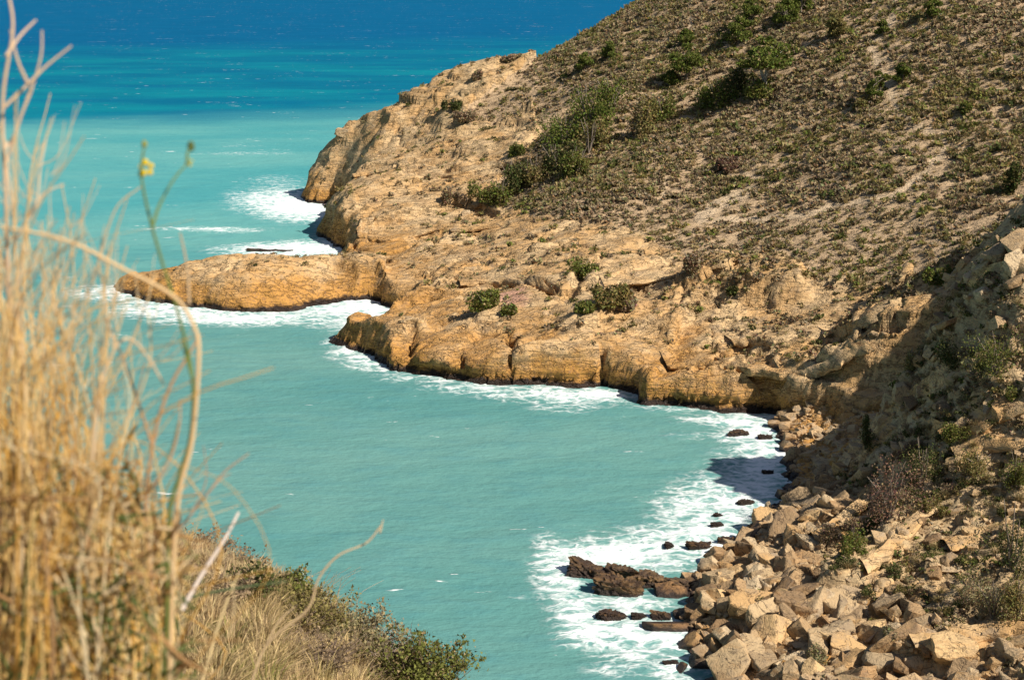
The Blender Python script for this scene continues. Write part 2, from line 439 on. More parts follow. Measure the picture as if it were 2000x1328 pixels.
class Field:
    """a terrain mesh on a rectangular grid; keeps its heights for placing things"""
    def __init__(self, gx, gy): self.gx, self.gy = gx, gy; self.X, self.Y = np.meshgrid(gx, gy)
    def at(self, x, y): return bil(self.H, self.gx, self.gy, np.asarray(x, float), np.asarray(y, float))
    def hit(self, px, py, t0=40, t1=420, step=0.3):      # walk along the line of sight to the ground
        dx, dy, dz = ray(px, py)
        t = np.arange(t0, t1, step)
        x, y, z = dx * t, dy * t, CAM_H + dz * t
        ok = (x > self.gx[0]) & (x < self.gx[-1]) & (y > self.gy[0]) & (y < self.gy[-1])
        g = np.where(ok, self.at(x, y), -99)
        k = np.argmax(z < g)
        if not (z < g).any(): return None
        return float(x[k]), float(y[k]), float(g[k])
def axis(*segs):
    out = [np.arange(a, b, s) for a, b, s in segs]
    return np.concatenate(out)
def mesh_field(name, F, V3, mat, attrs, zmin=-1.8):
    ny, nx = F.X.shape
    idx = np.arange(nx * ny).reshape(ny, nx)
    q = np.stack([idx[:-1, :-1], idx[:-1, 1:], idx[1:, 1:], idx[1:, :-1]], -1).reshape(-1, 4)
    z = V3[:, 2]
    q = q[(z[q].max(1) > zmin)]
    used = np.unique(q); remap = np.full(nx * ny, -1); remap[used] = np.arange(len(used))
    me = np_mesh(name, V3[used], remap[q], mat, True, {k: a.ravel()[used] for k, a in attrs.items()})
    o = mobj(name, me); tag(o, kind="structure")
    return o
def grid_normals(F, H):
    gy_, gx_ = np.gradient(H, F.gy, F.gx)
    n = np.stack([-gx_, -gy_, np.ones_like(H)], -1)
    return n / np.linalg.norm(n, axis=-1, keepdims=True)
def softmin(a, b, k=0.5):
    h = np.clip(0.5 + 0.5 * (b - a) / k, 0, 1)
    return b * (1 - h) + a * h - k * h * (1 - h)

# vegetated parts of the headland, outlined on the photograph
VEG = [(1045, 122), (1280, -200), (2600, -200), (2600, 560), (1900, 520), (1780, 570), (1600, 560), (1450, 520), (1330, 500), (1180, 430), (1060, 430), (960, 395),
       (990, 330), (1060, 260), (1040, 215), (960, 250), (900, 240), (960, 180)]
DENSE = [(1060, 130), (1280, -200), (2600, -200), (2600, 480), (1950, 420), (1800, 395), (1600, 400), (1450, 400), (1250, 400), (1120, 430), (960, 395),
         (1000, 330), (1080, 250), (1150, 190)]
PATHS = [([(1372, 428), (1400, 405), (1425, 390), (1462, 374)], 13), ([(1462, 374), (1505, 358), (1450, 338)], 2.5),
         ([(1400, 436), (1560, 426), (1640, 405), (1690, 395), (1740, 384)], 6), ([(1740, 384), (1800, 345), (1855, 285), (1800, 255), (1760, 225), (1745, 190), (1715, 130), (1700, 95), (1745, 35), (1760, -20)], 6),
         ([(1345, 25), (1352, 50), (1325, 75), (1315, 95)], 3), ([(1295, 395), (1300, 350)], 3)]

def build_headland():
    F = Field(axis((-54, 14, 0.30), (14, 37, 0.19), (37, 46, 0.32), (46, 80, 0.6), (80, 190, 5)), axis((116, 150, 0.17), (150, 216, 0.28), (216, 284, 0.45), (284, 420, 4)))
    X, Y = F.X, F.Y
    d = coast_d(X, Y) + fbm(X / 5, Y / 5, octaves=4) * 0.9
    H = head_f(X, Y)
    H = np.maximum(H, 0.9 + 0.1 * H)
    H += fbm(X / 16, Y / 16, octaves=3) * 0.55
    px, py, _ = project(X, Y, H)
    veg = in_poly(px, py, VEG).astype(float)
    veg = np.clip(veg, 0, 1)
    rock = 1 - 0.8 * veg
    # beds dipping to the left: a small scarp wherever the surface crosses a bed
    wx = fbm(X / 18, Y / 18, octaves=2) * 0.8
    b = H - 0.244 * X - 0.05 * Y + wx + 0.10 * fbm(X / 2.5, Y / 2.5, octaves=3)
    lay = np.zeros_like(H)
    for T, A, off in ((5.2, 2.3, 0.55), (2.3, 1.5, 0.3), (0.83, 0.5, 1.7)):
        t = b / T + off; k = np.floor(t); f = t - k
        amp = 0.35 + 0.9 * np.abs(np.sin(k * 12.9898 + off) * 43758.5453 % 1.0)
        pat = 0.25 + 0.75 * sstep(-0.2, 0.15, fbm(X / 14 + k * 3.1, Y / 14, octaves=2))
        lay += A * amp * pat * (sstep(0.0, 0.07, f) - f)
    H2 = H + lay * rock * (0.55 + 0.45 * (px > 640))
    # joints
    wxx, wyy = X + fbm(X / 3, Y / 3, octaves=3) * 1.2, Y + fbm(X / 3 + 9, Y / 3, octaves=3) * 1.2
    bu, bv = (X * 0.95 + Y * 0.30), (Y * 0.95 - X * 0.30)
    wu, wv = bu + fbm(X / 4, Y / 4, octaves=3) * 1.0, bv + fbm(X / 4 + 9, Y / 4, octaves=3) * 0.8
    patch = 0.25 + 0.75 * sstep(-0.2, 0.35, fbm(X / 13 + 4, Y / 13, octaves=2))
    for sx_, sy_, A in ((9.0, 3.6, 0.60), (3.4, 1.5, 0.20)):
        hb, eb = worley_blocks(wu / sx_, wv / sy_)
        H2 += rock * patch * A * (hb - 0.55 * (1 - sstep(0.0, 0.10, eb)))
    e1 = worley_edge((wxx * 0.9 + wyy * 0.3) / 6.5, (wyy - 0.2 * wxx) / 9.0)
    e2 = worley_edge(wxx / 2.6, wyy / 3.4)
    H2 -= rock * (0.6 * (1 - sstep(0, 0.07, e1)) * sstep(-0.1, 0.25, fbm(X / 11, Y / 11 + 5, octaves=2)) + 0.16 * (1 - sstep(0, 0.08, e2)) * sstep(0.0, 0.3, fbm(X / 6, Y / 6 + 3, octaves=2)))
    H2 += rock * fbm(X / 2.6, Y / 2.6, octaves=4) * 0.09 + (1 - rock) * fbm(X / 1.5, Y / 1.5, octaves=3) * 0.12
    # cliff down to the water
    kk = 2.8 - 1.45 * sstep(760, 640, px) * sstep(470, 495, py)
    prof = kk * np.maximum(d, 0) ** 0.78
    cl = softmin(H2, prof, 0.7)
    H3 = np.where(d > 0, np.maximum(cl, 0.05), np.maximum(d * 1.3, -3.0))
    # the gully head behind the near slope: keep the cliff foot clear of the beach
    foot = line_dist(X, Y, [at_z(1380, 812), at_z(1500, 816), at_z(1560, 813, 1.0), at_z(1640, 810, 2.2), at_z(1720, 795, 3.6), (33, 124.5), (38.5, 123), (46, 119), (70, 116)])
    fd = foot[0] + 0.25 * fbm(X / 2.5, Y / 2.5, octaves=3)
    cliff = np.where(foot[1] < 0, 0.5 + np.minimum(4.2 * np.maximum(fd, 0), 3.4) + 0.5 * np.clip(fd - 0.8, 0, 1.2) + np.minimum(3.6 * np.maximum(fd - 2.0, 0), 3.0) + 1.5 * np.maximum(fd - 3, 0), -2.0)
    H3 = np.where(X > at_z(1400, 812)[0], softmin(H3, cliff, 0.5), H3)
    # clefts and hollows seen in the rock
    for pts, w, dep in (([(1181, 762), (1180, 720), (1176, 672)], 0.55, 3.2), ([(1000, 752), (1000, 700), (996, 660)], 0.35, 1.6),
                        ([(905, 735), (903, 690)], 0.3, 0.8), ([(805, 700), (802, 640)], 0.5, 1.3),
                        ([(1100, 590), (1150, 520), (1178, 500)], 0.9, 1.0), ([(905, 560), (960, 548), (1060, 556), (1085, 575)], 0.7, 1.2),
                        ([(870, 342), (940, 330), (1040, 305)], 0.9, 1.5), ([(1030, 282), (1060, 250), (1130, 205)], 1.4, 1.6),
                        ([(700, 330), (770, 325), (800, 330)], 0.8, 1.1), ([(660, 470), (760, 512), (850, 470), (860, 455)], 0.5, 0.9),
                        ([(840, 530), (850, 580)], 0.3, 0.7), ([(1450, 722), (1530, 733), (1600, 738), (1660, 700)], 0.45, 1.3),
                        ([(1480, 690), (1600, 660), (1680, 655), (1750, 640)], 0.6, 1.4), ([(1690, 630), (1760, 600), (1780, 575)], 0.5, 1.2),
                        ([(895, 400), (935, 410), (960, 425)], 0.8, 1.4)):
        wp = []
        for q in pts:
            best = None
            dx, dy, dz = ray(*q); t = np.arange(110, 330, 0.5)
            zz = bil(H3, F.gx, F.gy, dx * t, dy * t); k = np.argmax(CAM_H + dz * t < zz)
            wp.append((dx * t[k], dy * t[k]))
        dd, _, fr = line_dist(X, Y, wp)
        dd = dd + fbm(X / 1.2, Y / 1.2, octaves=2) * 0.25
        H3 -= 1.35 * dep * (1 - sstep(w * 0.35, w, dd)) * (0.6 + 0.5 * perlin(X / 2, Y / 2))
    F.H = H3
    n = grid_normals(F, H3)
    P = np.stack([X, Y, H3], -1)
    # rough, undercut faces: push along the normal; a notch worn at the waterline
    steep = sstep(0.35, 0.8, 1 - n[..., 2])
    r = fbm(X / 1.7, Y / 1.7, H3 / 1.0, octaves=4) * 0.16 + fbm(X / 5, Y / 5, H3 / 2.2, octaves=2) * 0.3
    P += n * (r * rock * (0.35 + 0.65 * steep))[..., None]
    zb = H3 - 0.16 * X - 0.03 * Y + fbm(X / 7, Y / 7, octaves=2) * 0.5 + 0.1 * fbm(X, Y, octaves=2)
    band = np.zeros_like(H3)
    for T, A in ((1.15, 0.55), (0.47, 0.26)):
        t = zb / T; k = np.floor(t); f = t - k
        hsh = lambda q: (np.sin(q * 12.9898) * 43758.5453) % 1.0 - 0.5
        band += A * (hsh(k) * (1 - sstep(0.85, 1.0, f)) + hsh(k + 1) * sstep(0.85, 1.0, f) - 0.35 * np.exp(-(f / 0.12) ** 2))
    band = band * sstep(0.18, 0.6, 1 - n[..., 2]) * rock
    notch = -0.9 * np.exp(-((H3 - 0.55) / 0.42) ** 2) * steep
    nh = n.copy(); nh[..., 2] = 0; nh /= np.linalg.norm(nh, axis=-1, keepdims=True) + 1e-6
    P += nh * ((band + notch) * (d > -0.5))[..., None]
    pale = np.zeros_like(H)
    for pts, w in PATHS:
        dd = line_dist(px, py, pts)[0]
        pale = np.maximum(pale, 0.85 * (1 - sstep(w * 0.6, w * 1.5, dd + (2.5 + 5.0 * (w == 6)) * fbm(X / 2, Y / 2, octaves=2))))
    pink = 0.8 * (1 - sstep(0.5, 1.0, np.hypot((px - 990) / 55, (py - 598) / 18) + 0.4 * fbm(X / 1.5, Y / 1.5, octaves=2)))
    vegn = np.clip(veg * 0.9 + 0.12 * in_poly(px, py, DENSE), 0, 1)
    F.veg, F.pale = veg, pale
    o = mesh_field("headland", F, P.reshape(-1, 3), MAT_HEAD, {"veg": vegn, "pale": pale, "pink": pink})
    return F
HEAD = build_headland()

def rock_ledge(name, edge, thick, depth, out=0.9, rise=0.22, field=None, mat=None, t0=110):
    """a tabular bed lying in the slope, its lip standing out over a hollow; edge = photograph points of the lip"""
    fld = field or HEAD
    P = []
    for a, b in edge:
        x, y, z = fld.hit(a, b, t0, 330, 0.2); P.append((x, y, z))
    L = spline(P, 10); n = len(L)
    seg = np.concatenate([[0], np.cumsum(np.linalg.norm(np.diff(L, axis=0), axis=1))])
    m = max(12, int(seg[-1] / 0.3)); u = np.linspace(0, seg[-1], m)
    L = np.stack([np.interp(u, seg, L[:, k]) for k in range(3)], 1)
    L[:, 2] = np.convolve(np.pad(L[:, 2], 6, 'edge'), np.ones(13) / 13, 'valid') + 0.15
    fade = np.sin(np.linspace(0.12, math.pi - 0.12, m)) ** 0.5
    jag = fbm(u / 1.6, u * 0 + thick * 9, octaves=4) * 0.55 + 0.5 * np.round(fbm(u / 3.5 + 5, u * 0, octaves=1) * 2) * 0.5
    th = thick * fade * (0.8 + 0.4 * fbm(u / 3 + 2, u * 0, octaves=2))
    prof = [(-depth, -0.25, 0), (-depth * 0.55, 0.05, 0), (-0.8, 0.0, 0.3), (0.0, -0.05, 1), (0.12, -0.45, 1), (-0.05, -0.92, 1), (-0.5, -1.05, 0.5), (-2.2, -1.3, 0)]
    rows = []
    for o_, t_, j_ in prof:
        y = L[:, 1] - out - o_ - jag * j_
        x = L[:, 0] + 0.15 * o_
        z = L[:, 2] + t_ * th + np.maximum(-o_, 0) * rise * (t_ > -0.5) + 0.06 * fbm(x / 0.7, y / 0.7, octaves=3)
        if t_ > -0.3 and o_ < -1.0: z = np.minimum(z, fld.at(x, y) + (0.12 if o_ > -depth else -0.3))
        rows.append(np.stack([x, y, z], 1))
    V = np.concatenate(rows); k = len(prof)
    idx = np.arange(k * m).reshape(k, m)
    q = np.stack([idx[:-1, :-1], idx[:-1, 1:], idx[1:, 1:], idx[1:, :-1]], -1).reshape(-1, 4)
    z0 = np.zeros(len(V))
    me = np_mesh(name, V, q[:, ::-1], mat or MAT_HEAD, True, {"veg": z0, "pale": z0, "pink": z0})
    me.set_sharp_from_angle(angle=math.radians(40))
    tag(mobj(name, me), kind="structure")
rock_ledge("rock_ledge", [(1300, 712), (1400, 708), (1470, 716), (1540, 728), (1600, 730), (1650, 704), (1700, 676)], 1.0, 5.0, 1.5)
rock_ledge("rock_ledge", [(1430, 672), (1520, 660), (1600, 655), (1680, 632), (1760, 592)], 0.9, 5.0, 1.0)
rock_ledge("rock_ledge", [(840, 350), (900, 338), (960, 326), (1050, 304)], 1.2, 6.0, 1.2)
rock_ledge("rock_ledge", [(690, 345), (740, 338), (810, 334), (860, 345)], 1.0, 5.0, 1.0)
rock_ledge("rock_ledge", [(900, 556), (960, 550), (1030, 556), (1085, 572)], 0.9, 5.0, 0.9)
rock_ledge("rock_ledge", [(700, 462), (760, 470), (830, 455), (880, 440)], 0.8, 5.0, 0.8)
rock_ledge("rock_ledge", [(1180, 560), (1300, 545), (1420, 520)], 0.5, 4.0, 0.4)
rock_ledge("rock_ledge", [(880, 455), (980, 440), (1080, 425)], 0.7, 5.0, 0.6)

RIBS = [([(1560, 1200), (1640, 1140), (1700, 1085), (1770, 1010), (1830, 930), (1850, 880)], 2.0, 5.0),
        ([(1690, 1325), (1760, 1262), (1860, 1200), (1950, 1165), (2040, 1110)], 1.9, 5.0),
        ([(1740, 900), (1790, 850), (1850, 800), (1930, 755), (2040, 700)], 1.7, 4.0),
        ([(1850, 640), (1910, 590), (1960, 560), (2040, 520)], 1.5, 4.0),
        ([(1430, 1180), (1500, 1120), (1560, 1060)], 0.8, 3.0)]
def build_near():
    F = Field(axis((4, 8, 0.8), (8, 40, 0.17), (40, 46, 0.5), (46, 120, 2.0)), axis((18, 66, 1.0), (66, 134, 0.18)))
    X, Y = F.X, F.Y
    H = near_f(X, Y)
    px, py, _ = project(X, Y, H)
    d = coast_d(X, Y) + fbm(X / 3, Y / 3, octaves=4) * 0.7
    H = H + fbm(X / 9, Y / 9, octaves=3) * 0.5
    for pts, A, fall in RIBS:
        wp = []
        for q in pts:
            dx, dy, dz = ray(*q); t = np.arange(60, 140, 0.5)
            zz = bil(H, F.gx, F.gy, dx * t, dy * t); k = np.argmax(CAM_H + dz * t < zz); wp.append((dx * t[k], dy * t[k]))
        dd, s, fr = line_dist(X, Y, wp)
        sd = dd * s + fbm(X / 2.2, Y / 2.2, octaves=3) * 0.5
        along = sstep(0, 0.12, fr) * (1 - sstep(0.88, 1, fr))
        H = H + A * along * sstep(-0.25, 0.35, sd) * np.exp(-np.maximum(sd, 0) / fall) - 0.5 * A * along * np.exp(-(sd + 0.7) ** 2 / 1.2)
    beds = H - 0.3 * X - 0.05 * Y + fbm(X / 6, Y / 6, octaves=3) * 0.8
    t = beds / 1.1; k = np.floor(t); f = t - k
    H += 0.5 * (sstep(0, 0.15, f) - f) * (0.3 + 0.7 * sstep(-0.1, 0.3, fbm(X / 5, Y / 5, octaves=2)))
    H += fbm(X / 2.0, Y / 2.0, octaves=4) * 0.22
    hb, eb = worley_blocks((X * 0.8 + Y * 0.6 + fbm(X / 2, Y / 2, octaves=3) * 0.6) / 3.0, (Y * 0.8 - X * 0.6 + fbm(X / 2 + 7, Y / 2, octaves=3) * 0.6) / 1.5)
    H += sstep(-0.1, 0.25, fbm(X / 6 + 3, Y / 6, octaves=2)) * 0.34 * (hb - 0.4 * (1 - sstep(0, 0.12, eb)))
    e = worley_edge((X + fbm(X, Y, octaves=2) * 0.4) / 1.3, (Y + fbm(X + 5, Y, octaves=2) * 0.4) / 1.3)
    rub = in_poly(px, py, [(1350, 1000), (1560, 960), (1760, 1180), (2100, 1150), (2100, 1500), (1350, 1500)])
    H += (0.22 * sstep(0, 0.3, e)) * np.where(rub, 1.3, 0.5)
    prof = 0.1 + 0.55 * np.maximum(d, 0) ** 0.85
    H = np.where(d > 0, softmin(np.maximum(H, 0.15), prof + np.maximum(d - 3, 0) * 3, 0.5), np.maximum(d * 0.5, -3))
    F.H = H
    n = grid_normals(F, H)
    P = np.stack([X, Y, H], -1)
    r = fbm(X / 0.8, Y / 0.8, H / 0.6, octaves=3) * 0.16
    P += n * r[..., None]
    px, py, _ = project(X, Y, H)
    veg = 0.62 + 0.5 * fbm(X / 4, Y / 4, octaves=3)
    veg[in_poly(px, py, [(1480, 780), (1740, 760), (1740, 850), (1560, 1010), (1400, 1100), (1400, 900)])] = 0.1
    z0 = np.zeros_like(H)
    mesh_field("shore_slope", F, P.reshape(-1, 3), MAT_SLOPE, {"veg": veg, "pale": z0, "pink": z0})
    return F
NEAR = build_near()
for e, th, dp_, ot in (([(1752, 800), (1790, 772), (1840, 735)], 1.2, 2.5, 0.5), ([(1825, 838), (1880, 848), (1950, 822), (2010, 800)], 0.7, 3.0, 0.5),
                       ([(1590, 1060), (1650, 1015), (1715, 962)], 0.7, 2.5, 0.4), ([(1690, 1120), (1755, 1056), (1825, 985)], 0.8, 2.5, 0.5),
                       ([(1780, 1268), (1850, 1248), (1920, 1240), (2010, 1230)], 0.9, 3.0, 0.5), ([(1885, 560), (1930, 532), (1975, 520), (2020, 515)], 1.2, 3.0, 0.8),
                       ([(1860, 900), (1920, 880), (2010, 870)], 0.6, 2.5, 0.4), ([(1850, 1080), (1920, 1050), (2010, 1040)], 0.6, 2.5, 0.4)):
    rock_ledge("rock_ledge", e, th, dp_, ot, 0.3, NEAR, MAT_SLOPE, 60)

# ------------------------------------------------------------------ foreground bank
fore = [(0, 0, 38.4), (-3, 0, 38.9), (3, 0, 37.8), (0, 5, 36.6), (-3.4, 15, 34.3), (-2.2, 14.2, 34.15), (-1.3, 13.5, 33.85), (-0.6, 13, 33.6), (0, 17, 30.0), (-3, 20.5, 30.8), (-5, 10, 36.0), (-8, 16, 35), (-10, 22, 33),
        (2, 9, 33.2), (4, 7, 33), (4, 14, 28), (0, 25, 24), (-6, 28, 26), (-14, 16, 36.5), (0.9, 12, 31.6), (0.0, 12.3, 33.3), (-14, 0, 40), (7, 0, 37), (8, 20, 22), (-14, 30, 29),
        (-1.1, 1.8, 38.9), (-0.7, 1.8, 38.85), (-0.2, 2.2, 38.1), (-1.2, 3, 38.2), (-2, 8, 36.0)]
fore_f = tps_fit(fore)
def build_fore():
    F = Field(axis((-14, 8.05, 0.16)), axis((-1.5, 30, 0.16)))
    X, Y = F.X, F.Y
    H = fore_f(X, Y) + fbm(X / 1.6, Y / 1.6, octaves=4) * 0.10 * sstep(2.5, 6, Y)
    F.H = H
    N = NT("dry_bank_soil"); v = N.pos()
    n = N.noise(v, 3.0, 6, 0.65); n2 = N.noise(v, 22.0, 4, 0.6)
    col = N.mix(N.ramp(n, 0.35, 0.65), (0.38, 0.26, 0.16), (0.27, 0.19, 0.12))
    col = N.mix(N.ramp(n2, 0.5, 0.7, 0, 0.6), col, (0.17, 0.12, 0.08))
    m = N.fin(col, 0.95, N.bump(N.math('ADD', n, N.math('MULTIPLY', n2, 0.3)), 0.8, 0.08), 0.1)
    mesh_field("foreground_bank", F, np.stack([X, Y, H], -1).reshape(-1, 3), m, {})
    return F
FORE = build_fore()

# ------------------------------------------------------------------ sea
def build_sea():
    gx = np.concatenate([-np.geomspace(30000, 66, 28), axis((-62, 30, 0.5)), np.geomspace(34, 30000, 28)])
    gy = np.concatenate([np.array([-4000, -1000, -200, 0, 20, 34, 44., 54, 64]), axis((74, 215, 0.5)), axis((215, 330, 1.2)), np.geomspace(332, 40000, 60)])
    X, Y = np.meshgrid(gx, gy)
    d = -coast_d(np.clip(X, -199, 199), np.clip(Y, -59, 439))
    d = np.where((np.abs(X) > 199) | (Y > 439), 200, d)
    px, py, _ = project(X, np.maximum(Y, 20), np.zeros_like(X))
    vis = Y > 30
    foam = 0.30 * np.exp(-np.maximum(d, 0) / 1.1) * (0.75 + 0.9 * fbm(X / 7, Y / 7, octaves=2))
    def blob(x, y, rx, ry, s, rot=0.0, soft=1.0):
        c, q = math.cos(rot), math.sin(rot)
        u = ((px - x) * c + (py - y) * q) / rx; w = (-(px - x) * q + (py - y) * c) / ry
        return s * np.exp(-(u * u + w * w) * soft)
    blobs = [  # surf read off the photograph: x, y, half-width, half-height, strength
        (545, 392, 85, 24, 1.2), (600, 415, 70, 18, 1.2), (640, 395, 40, 14, 1.0), (610, 486, 90, 14, 1.4), (510, 490, 95, 12, 0.9), (540, 350, 70, 10, 0.28),
        (655, 475, 30, 14, 0.8), (380, 447, 110, 4, 0.7), (455, 452, 60, 5, 0.5), (480, 300, 120, 5, 0.32), (600, 275, 60, 4, 0.32), (470, 285, 60, 4, 0.25),
        (205, 572, 70, 13, 1.1), (290, 604, 70, 13, 1.1), (400, 622, 100, 12, 1.1), (510, 624, 100, 12, 0.9), (610, 608, 80, 11, 0.8), (700, 598, 70, 13, 1.1),
        (745, 612, 65, 17, 1.0), (680, 634, 70, 16, 0.6), (670, 690, 40, 12, 0.5), (715, 708, 45, 14, 0.7), (800, 738, 60, 10, 0.5),
        (900, 758, 80, 10, 0.5), (1010, 768, 90, 14, 0.55), (1120, 776, 90, 16, 0.8), (1190, 770, 60, 10, 0.9), (1100, 800, 70, 10, 0.35),
        (1380, 820, 60, 8, 0.75), (1450, 824, 50, 16, 1.1), (1480, 850, 40, 20, 0.9), (1490, 890, 40, 35, 0.75), (1500, 930, 50, 35, 0.8),
        (1440, 900, 60, 40, 0.42), (1400, 960, 90, 40, 0.58), (1460, 975, 60, 30, 0.9), (1330, 985, 60, 25, 0.5), (1400, 1010, 70, 25, 0.7), (1300, 1045, 90, 30, 0.62), (1380, 1060, 70, 30, 1.0),
        (1200, 1060, 70, 25, 0.5), (1110, 1080, 60, 25, 0.7), (1250, 1095, 90, 25, 1.0), (1180, 1090, 60, 14, 1.0), (1085, 1120, 45, 30, 0.75), (1110, 1170, 45, 40, 0.85),
        (1140, 1215, 45, 30, 0.9), (1240, 1180, 60, 25, 1.0), (1230, 1230, 80, 22, 1.0), (1300, 1250, 60, 25, 0.8), (1170, 1250, 70, 25, 0.7), (1240, 1285, 70, 25, 0.55),
        (1320, 1310, 45, 25, 0.85), (1200, 1310, 60, 12, 0.38), (1060, 1060, 30, 30, 0.25), (1010, 1165, 22, 7, 0.28), (1340, 850, 70, 12, 0.22), (1430, 852, 40, 8, 0.5)]
    for b in blobs: foam = foam + np.where(vis, blob(*b), 0) * 0.62
    foam = np.where(foam > 0.45, 0.45 + (foam - 0.45) * 0.55, foam); foam = np.clip(foam, 0, 0.78)
    swell = 0.10 * fbm((X + 0.4 * Y) / 7.0, (Y - 0.2 * X) / 3.0, octaves=3)
    near_ = (np.abs(X) < 90) & (Y < 320)
    z = np.where(near_, swell + 0.22 * np.minimum(foam, 1) * (0.5 + fbm(X / 1.8, Y / 1.2, octaves=3)), 0.0)
    ny, nx = X.shape
    idx = np.arange(nx * ny).reshape(ny, nx)
    q = np.stack([idx[:-1, :-1], idx[:-1, 1:], idx[1:, 1:], idx[1:, :-1]], -1).reshape(-1, 4)
    N = NT("sea_water"); v = N.pos(); s = N.sep(v)
    warp = N.noise(N.mapping(v, (0.004, 0.010, 1)), 1.0, 4, 0.55)
    yy = N.math('ADD', s[1], N.math('MULTIPLY', N.math('SUBTRACT', warp, 0.5), 80.0))
    yy = N.math('ADD', yy, N.math('MULTIPLY', s[0], -0.28))
    cl = N.noise(N.mapping(v, (0.012, 0.03, 1)), 1.0, 5, 0.6)
    fine = N.noise(N.mapping(v, (0.25, 0.55, 1), (0, 0, 0.15)), 1.0, 5, 0.65)
    near_c = N.mix(N.ramp(cl, 0.35, 0.65), (0.088, 0.240, 0.225), (0.128, 0.278, 0.250))
    mid_c = N.mix(N.ramp(cl, 0.35, 0.65), (0.065, 0.285, 0.300), (0.115, 0.335, 0.325))
    c = N.mix(N.ramp(s[1], 150, 260), near_c, mid_c)
    teal = N.mix(N.ramp(cl, 0.35, 0.7), (0.001, 0.120, 0.215), (0.003, 0.185, 0.240))
    c = N.mix(N.ramp(yy, 385, 428), c, teal)
    c = N.mix(N.ramp(yy, 590, 760, 0, 1), c, (0.001, 0.095, 0.215))
    c = N.mix(N.ramp(fine, 0.42, 0.72, 0, 0.35), c, N.mix(0.5, c, (0.02, 0.16, 0.24)))
    chop = N.noise(N.mapping(v, (0.03, 0.085, 1), (0, 0, 0.08)), 1.0, 6, 0.7)  # light and dark of the waves put into the water colour
    c = N.mix(N.math('MULTIPLY', N.ramp(chop, 0.40, 0.62), N.ramp(s[1], 330, 450, 0.05, 0.5)), c, N.mix(0.5, c, (0.0, 0.06, 0.15)))
    # foam: lacy where thin, solid where thick
    vw = N.n("ShaderNodeVectorMath", operation='ADD'); N.set(vw.inputs[0], v)
    wn_ = N.n("ShaderNodeVectorMath", operation='SCALE'); N.set(wn_.inputs[0], N.noise(v, 0.35, 3, 0.6, 0, True)); wn_.inputs["Scale"].default_value = 2.6
    N.t.links.new(wn_.outputs[0], vw.inputs[1]); vd = vw.outputs[0]
    lace = N.math('SUBTRACT', 1.0, N.ramp(N.voronoi(N.mapping(vd, (0.55, 0.85, 1), (0, 0, 0.3)), 1.0, 'DISTANCE_TO_EDGE'), 0.0, 0.32))
    lace2 = N.math('SUBTRACT', 1.0, N.ramp(N.voronoi(N.mapping(vd, (1.7, 2.6, 1)), 1.0, 'DISTANCE_TO_EDGE'), 0.0, 0.35))
    n5 = N.noise(N.mapping(vd, (0.45, 1.0, 1)), 1.0, 5, 0.6)
    n6 = N.noise(N.mapping(vd, (1.2, 3.2, 1), (0, 0, 0.2)), 1.0, 4, 0.6)
    pat = N.math('ADD', N.math('MULTIPLY', lace, 0.20), N.math('MULTIPLY', lace2, 0.13))
    pat = N.math('ADD', pat, N.math('ADD', N.math('MULTIPLY', n5, 0.85), N.math('MULTIPLY', n6, 0.5)))
    fa = N.attr("foam")
    fm = N.math('ADD', N.math('MULTIPLY', fa, 0.62), N.math('MULTIPLY', pat, 1.0))
    fmask = N.ramp(fm, 0.92, 1.46, 0.0, 0.97)
    fmask = N.math('MULTIPLY', fmask, N.ramp(fa, 0.03, 0.22))
    # whitecaps far out and thin streaks everywhere
    wc = N.noise(N.mapping(v, (0.05, 0.16, 1)), 1.0, 3, 0.5)
    wc2 = N.noise(N.mapping(v, (0.35, 1.1, 1), (0, 0, 0.1)), 1.0, 4, 0.6)
    caps = N.ramp(N.math('ADD', N.math('MULTIPLY', wc, 0.6), wc2), N.ramp(s[1], 250, 500, 1.03, 0.985, False), 1.10, 0, 0.75)
    fmask = N.math('MAXIMUM', fmask, caps)
    under = N.ramp(fa, 0.1, 0.8, 0, 0.35)                       # milky aerated water round the surf
    c = N.mix(under, c, (0.30, 0.56, 0.52))
    c = N.mix(fmask, c, (0.86, 0.87, 0.86))
    h = N.math('ADD', N.math('MULTIPLY', fine, 0.6), N.math('MULTIPLY', N.noise(N.mapping(v, (1.1, 1.8, 1)), 1.0, 4, 0.6), 0.25))
    h = N.math('ADD', h, N.math('MULTIPLY', fmask, 0.12))
    nrm = N.bump(h, 0.6, 0.8)
    m = N.fin(c, 0.7, nrm, 0.0)
    gl = N.n("ShaderNodeBsdfGlossy"); gl.inputs["Roughness"].default_value = 0.28; N.set(gl.inputs["Normal"], nrm)
    mx = N.n("ShaderNodeMixShader"); N.set(mx.inputs[0], N.ramp(fmask, 0, 1, 0.03, 0.0))
    N.t.links.new(N.b.outputs[0], mx.inputs[1]); N.t.links.new(gl.outputs[0], mx.inputs[2])
    N.t.links.new(mx.outputs[0], N.t.nodes["Material Output"].inputs["Surface"])
    me = np_mesh("sea", np.stack([X, Y, z], -1).reshape(-1, 3), q, m, True, {"foam": foam.ravel()})
    tag(mobj("sea", me), kind="structure")
build_sea()

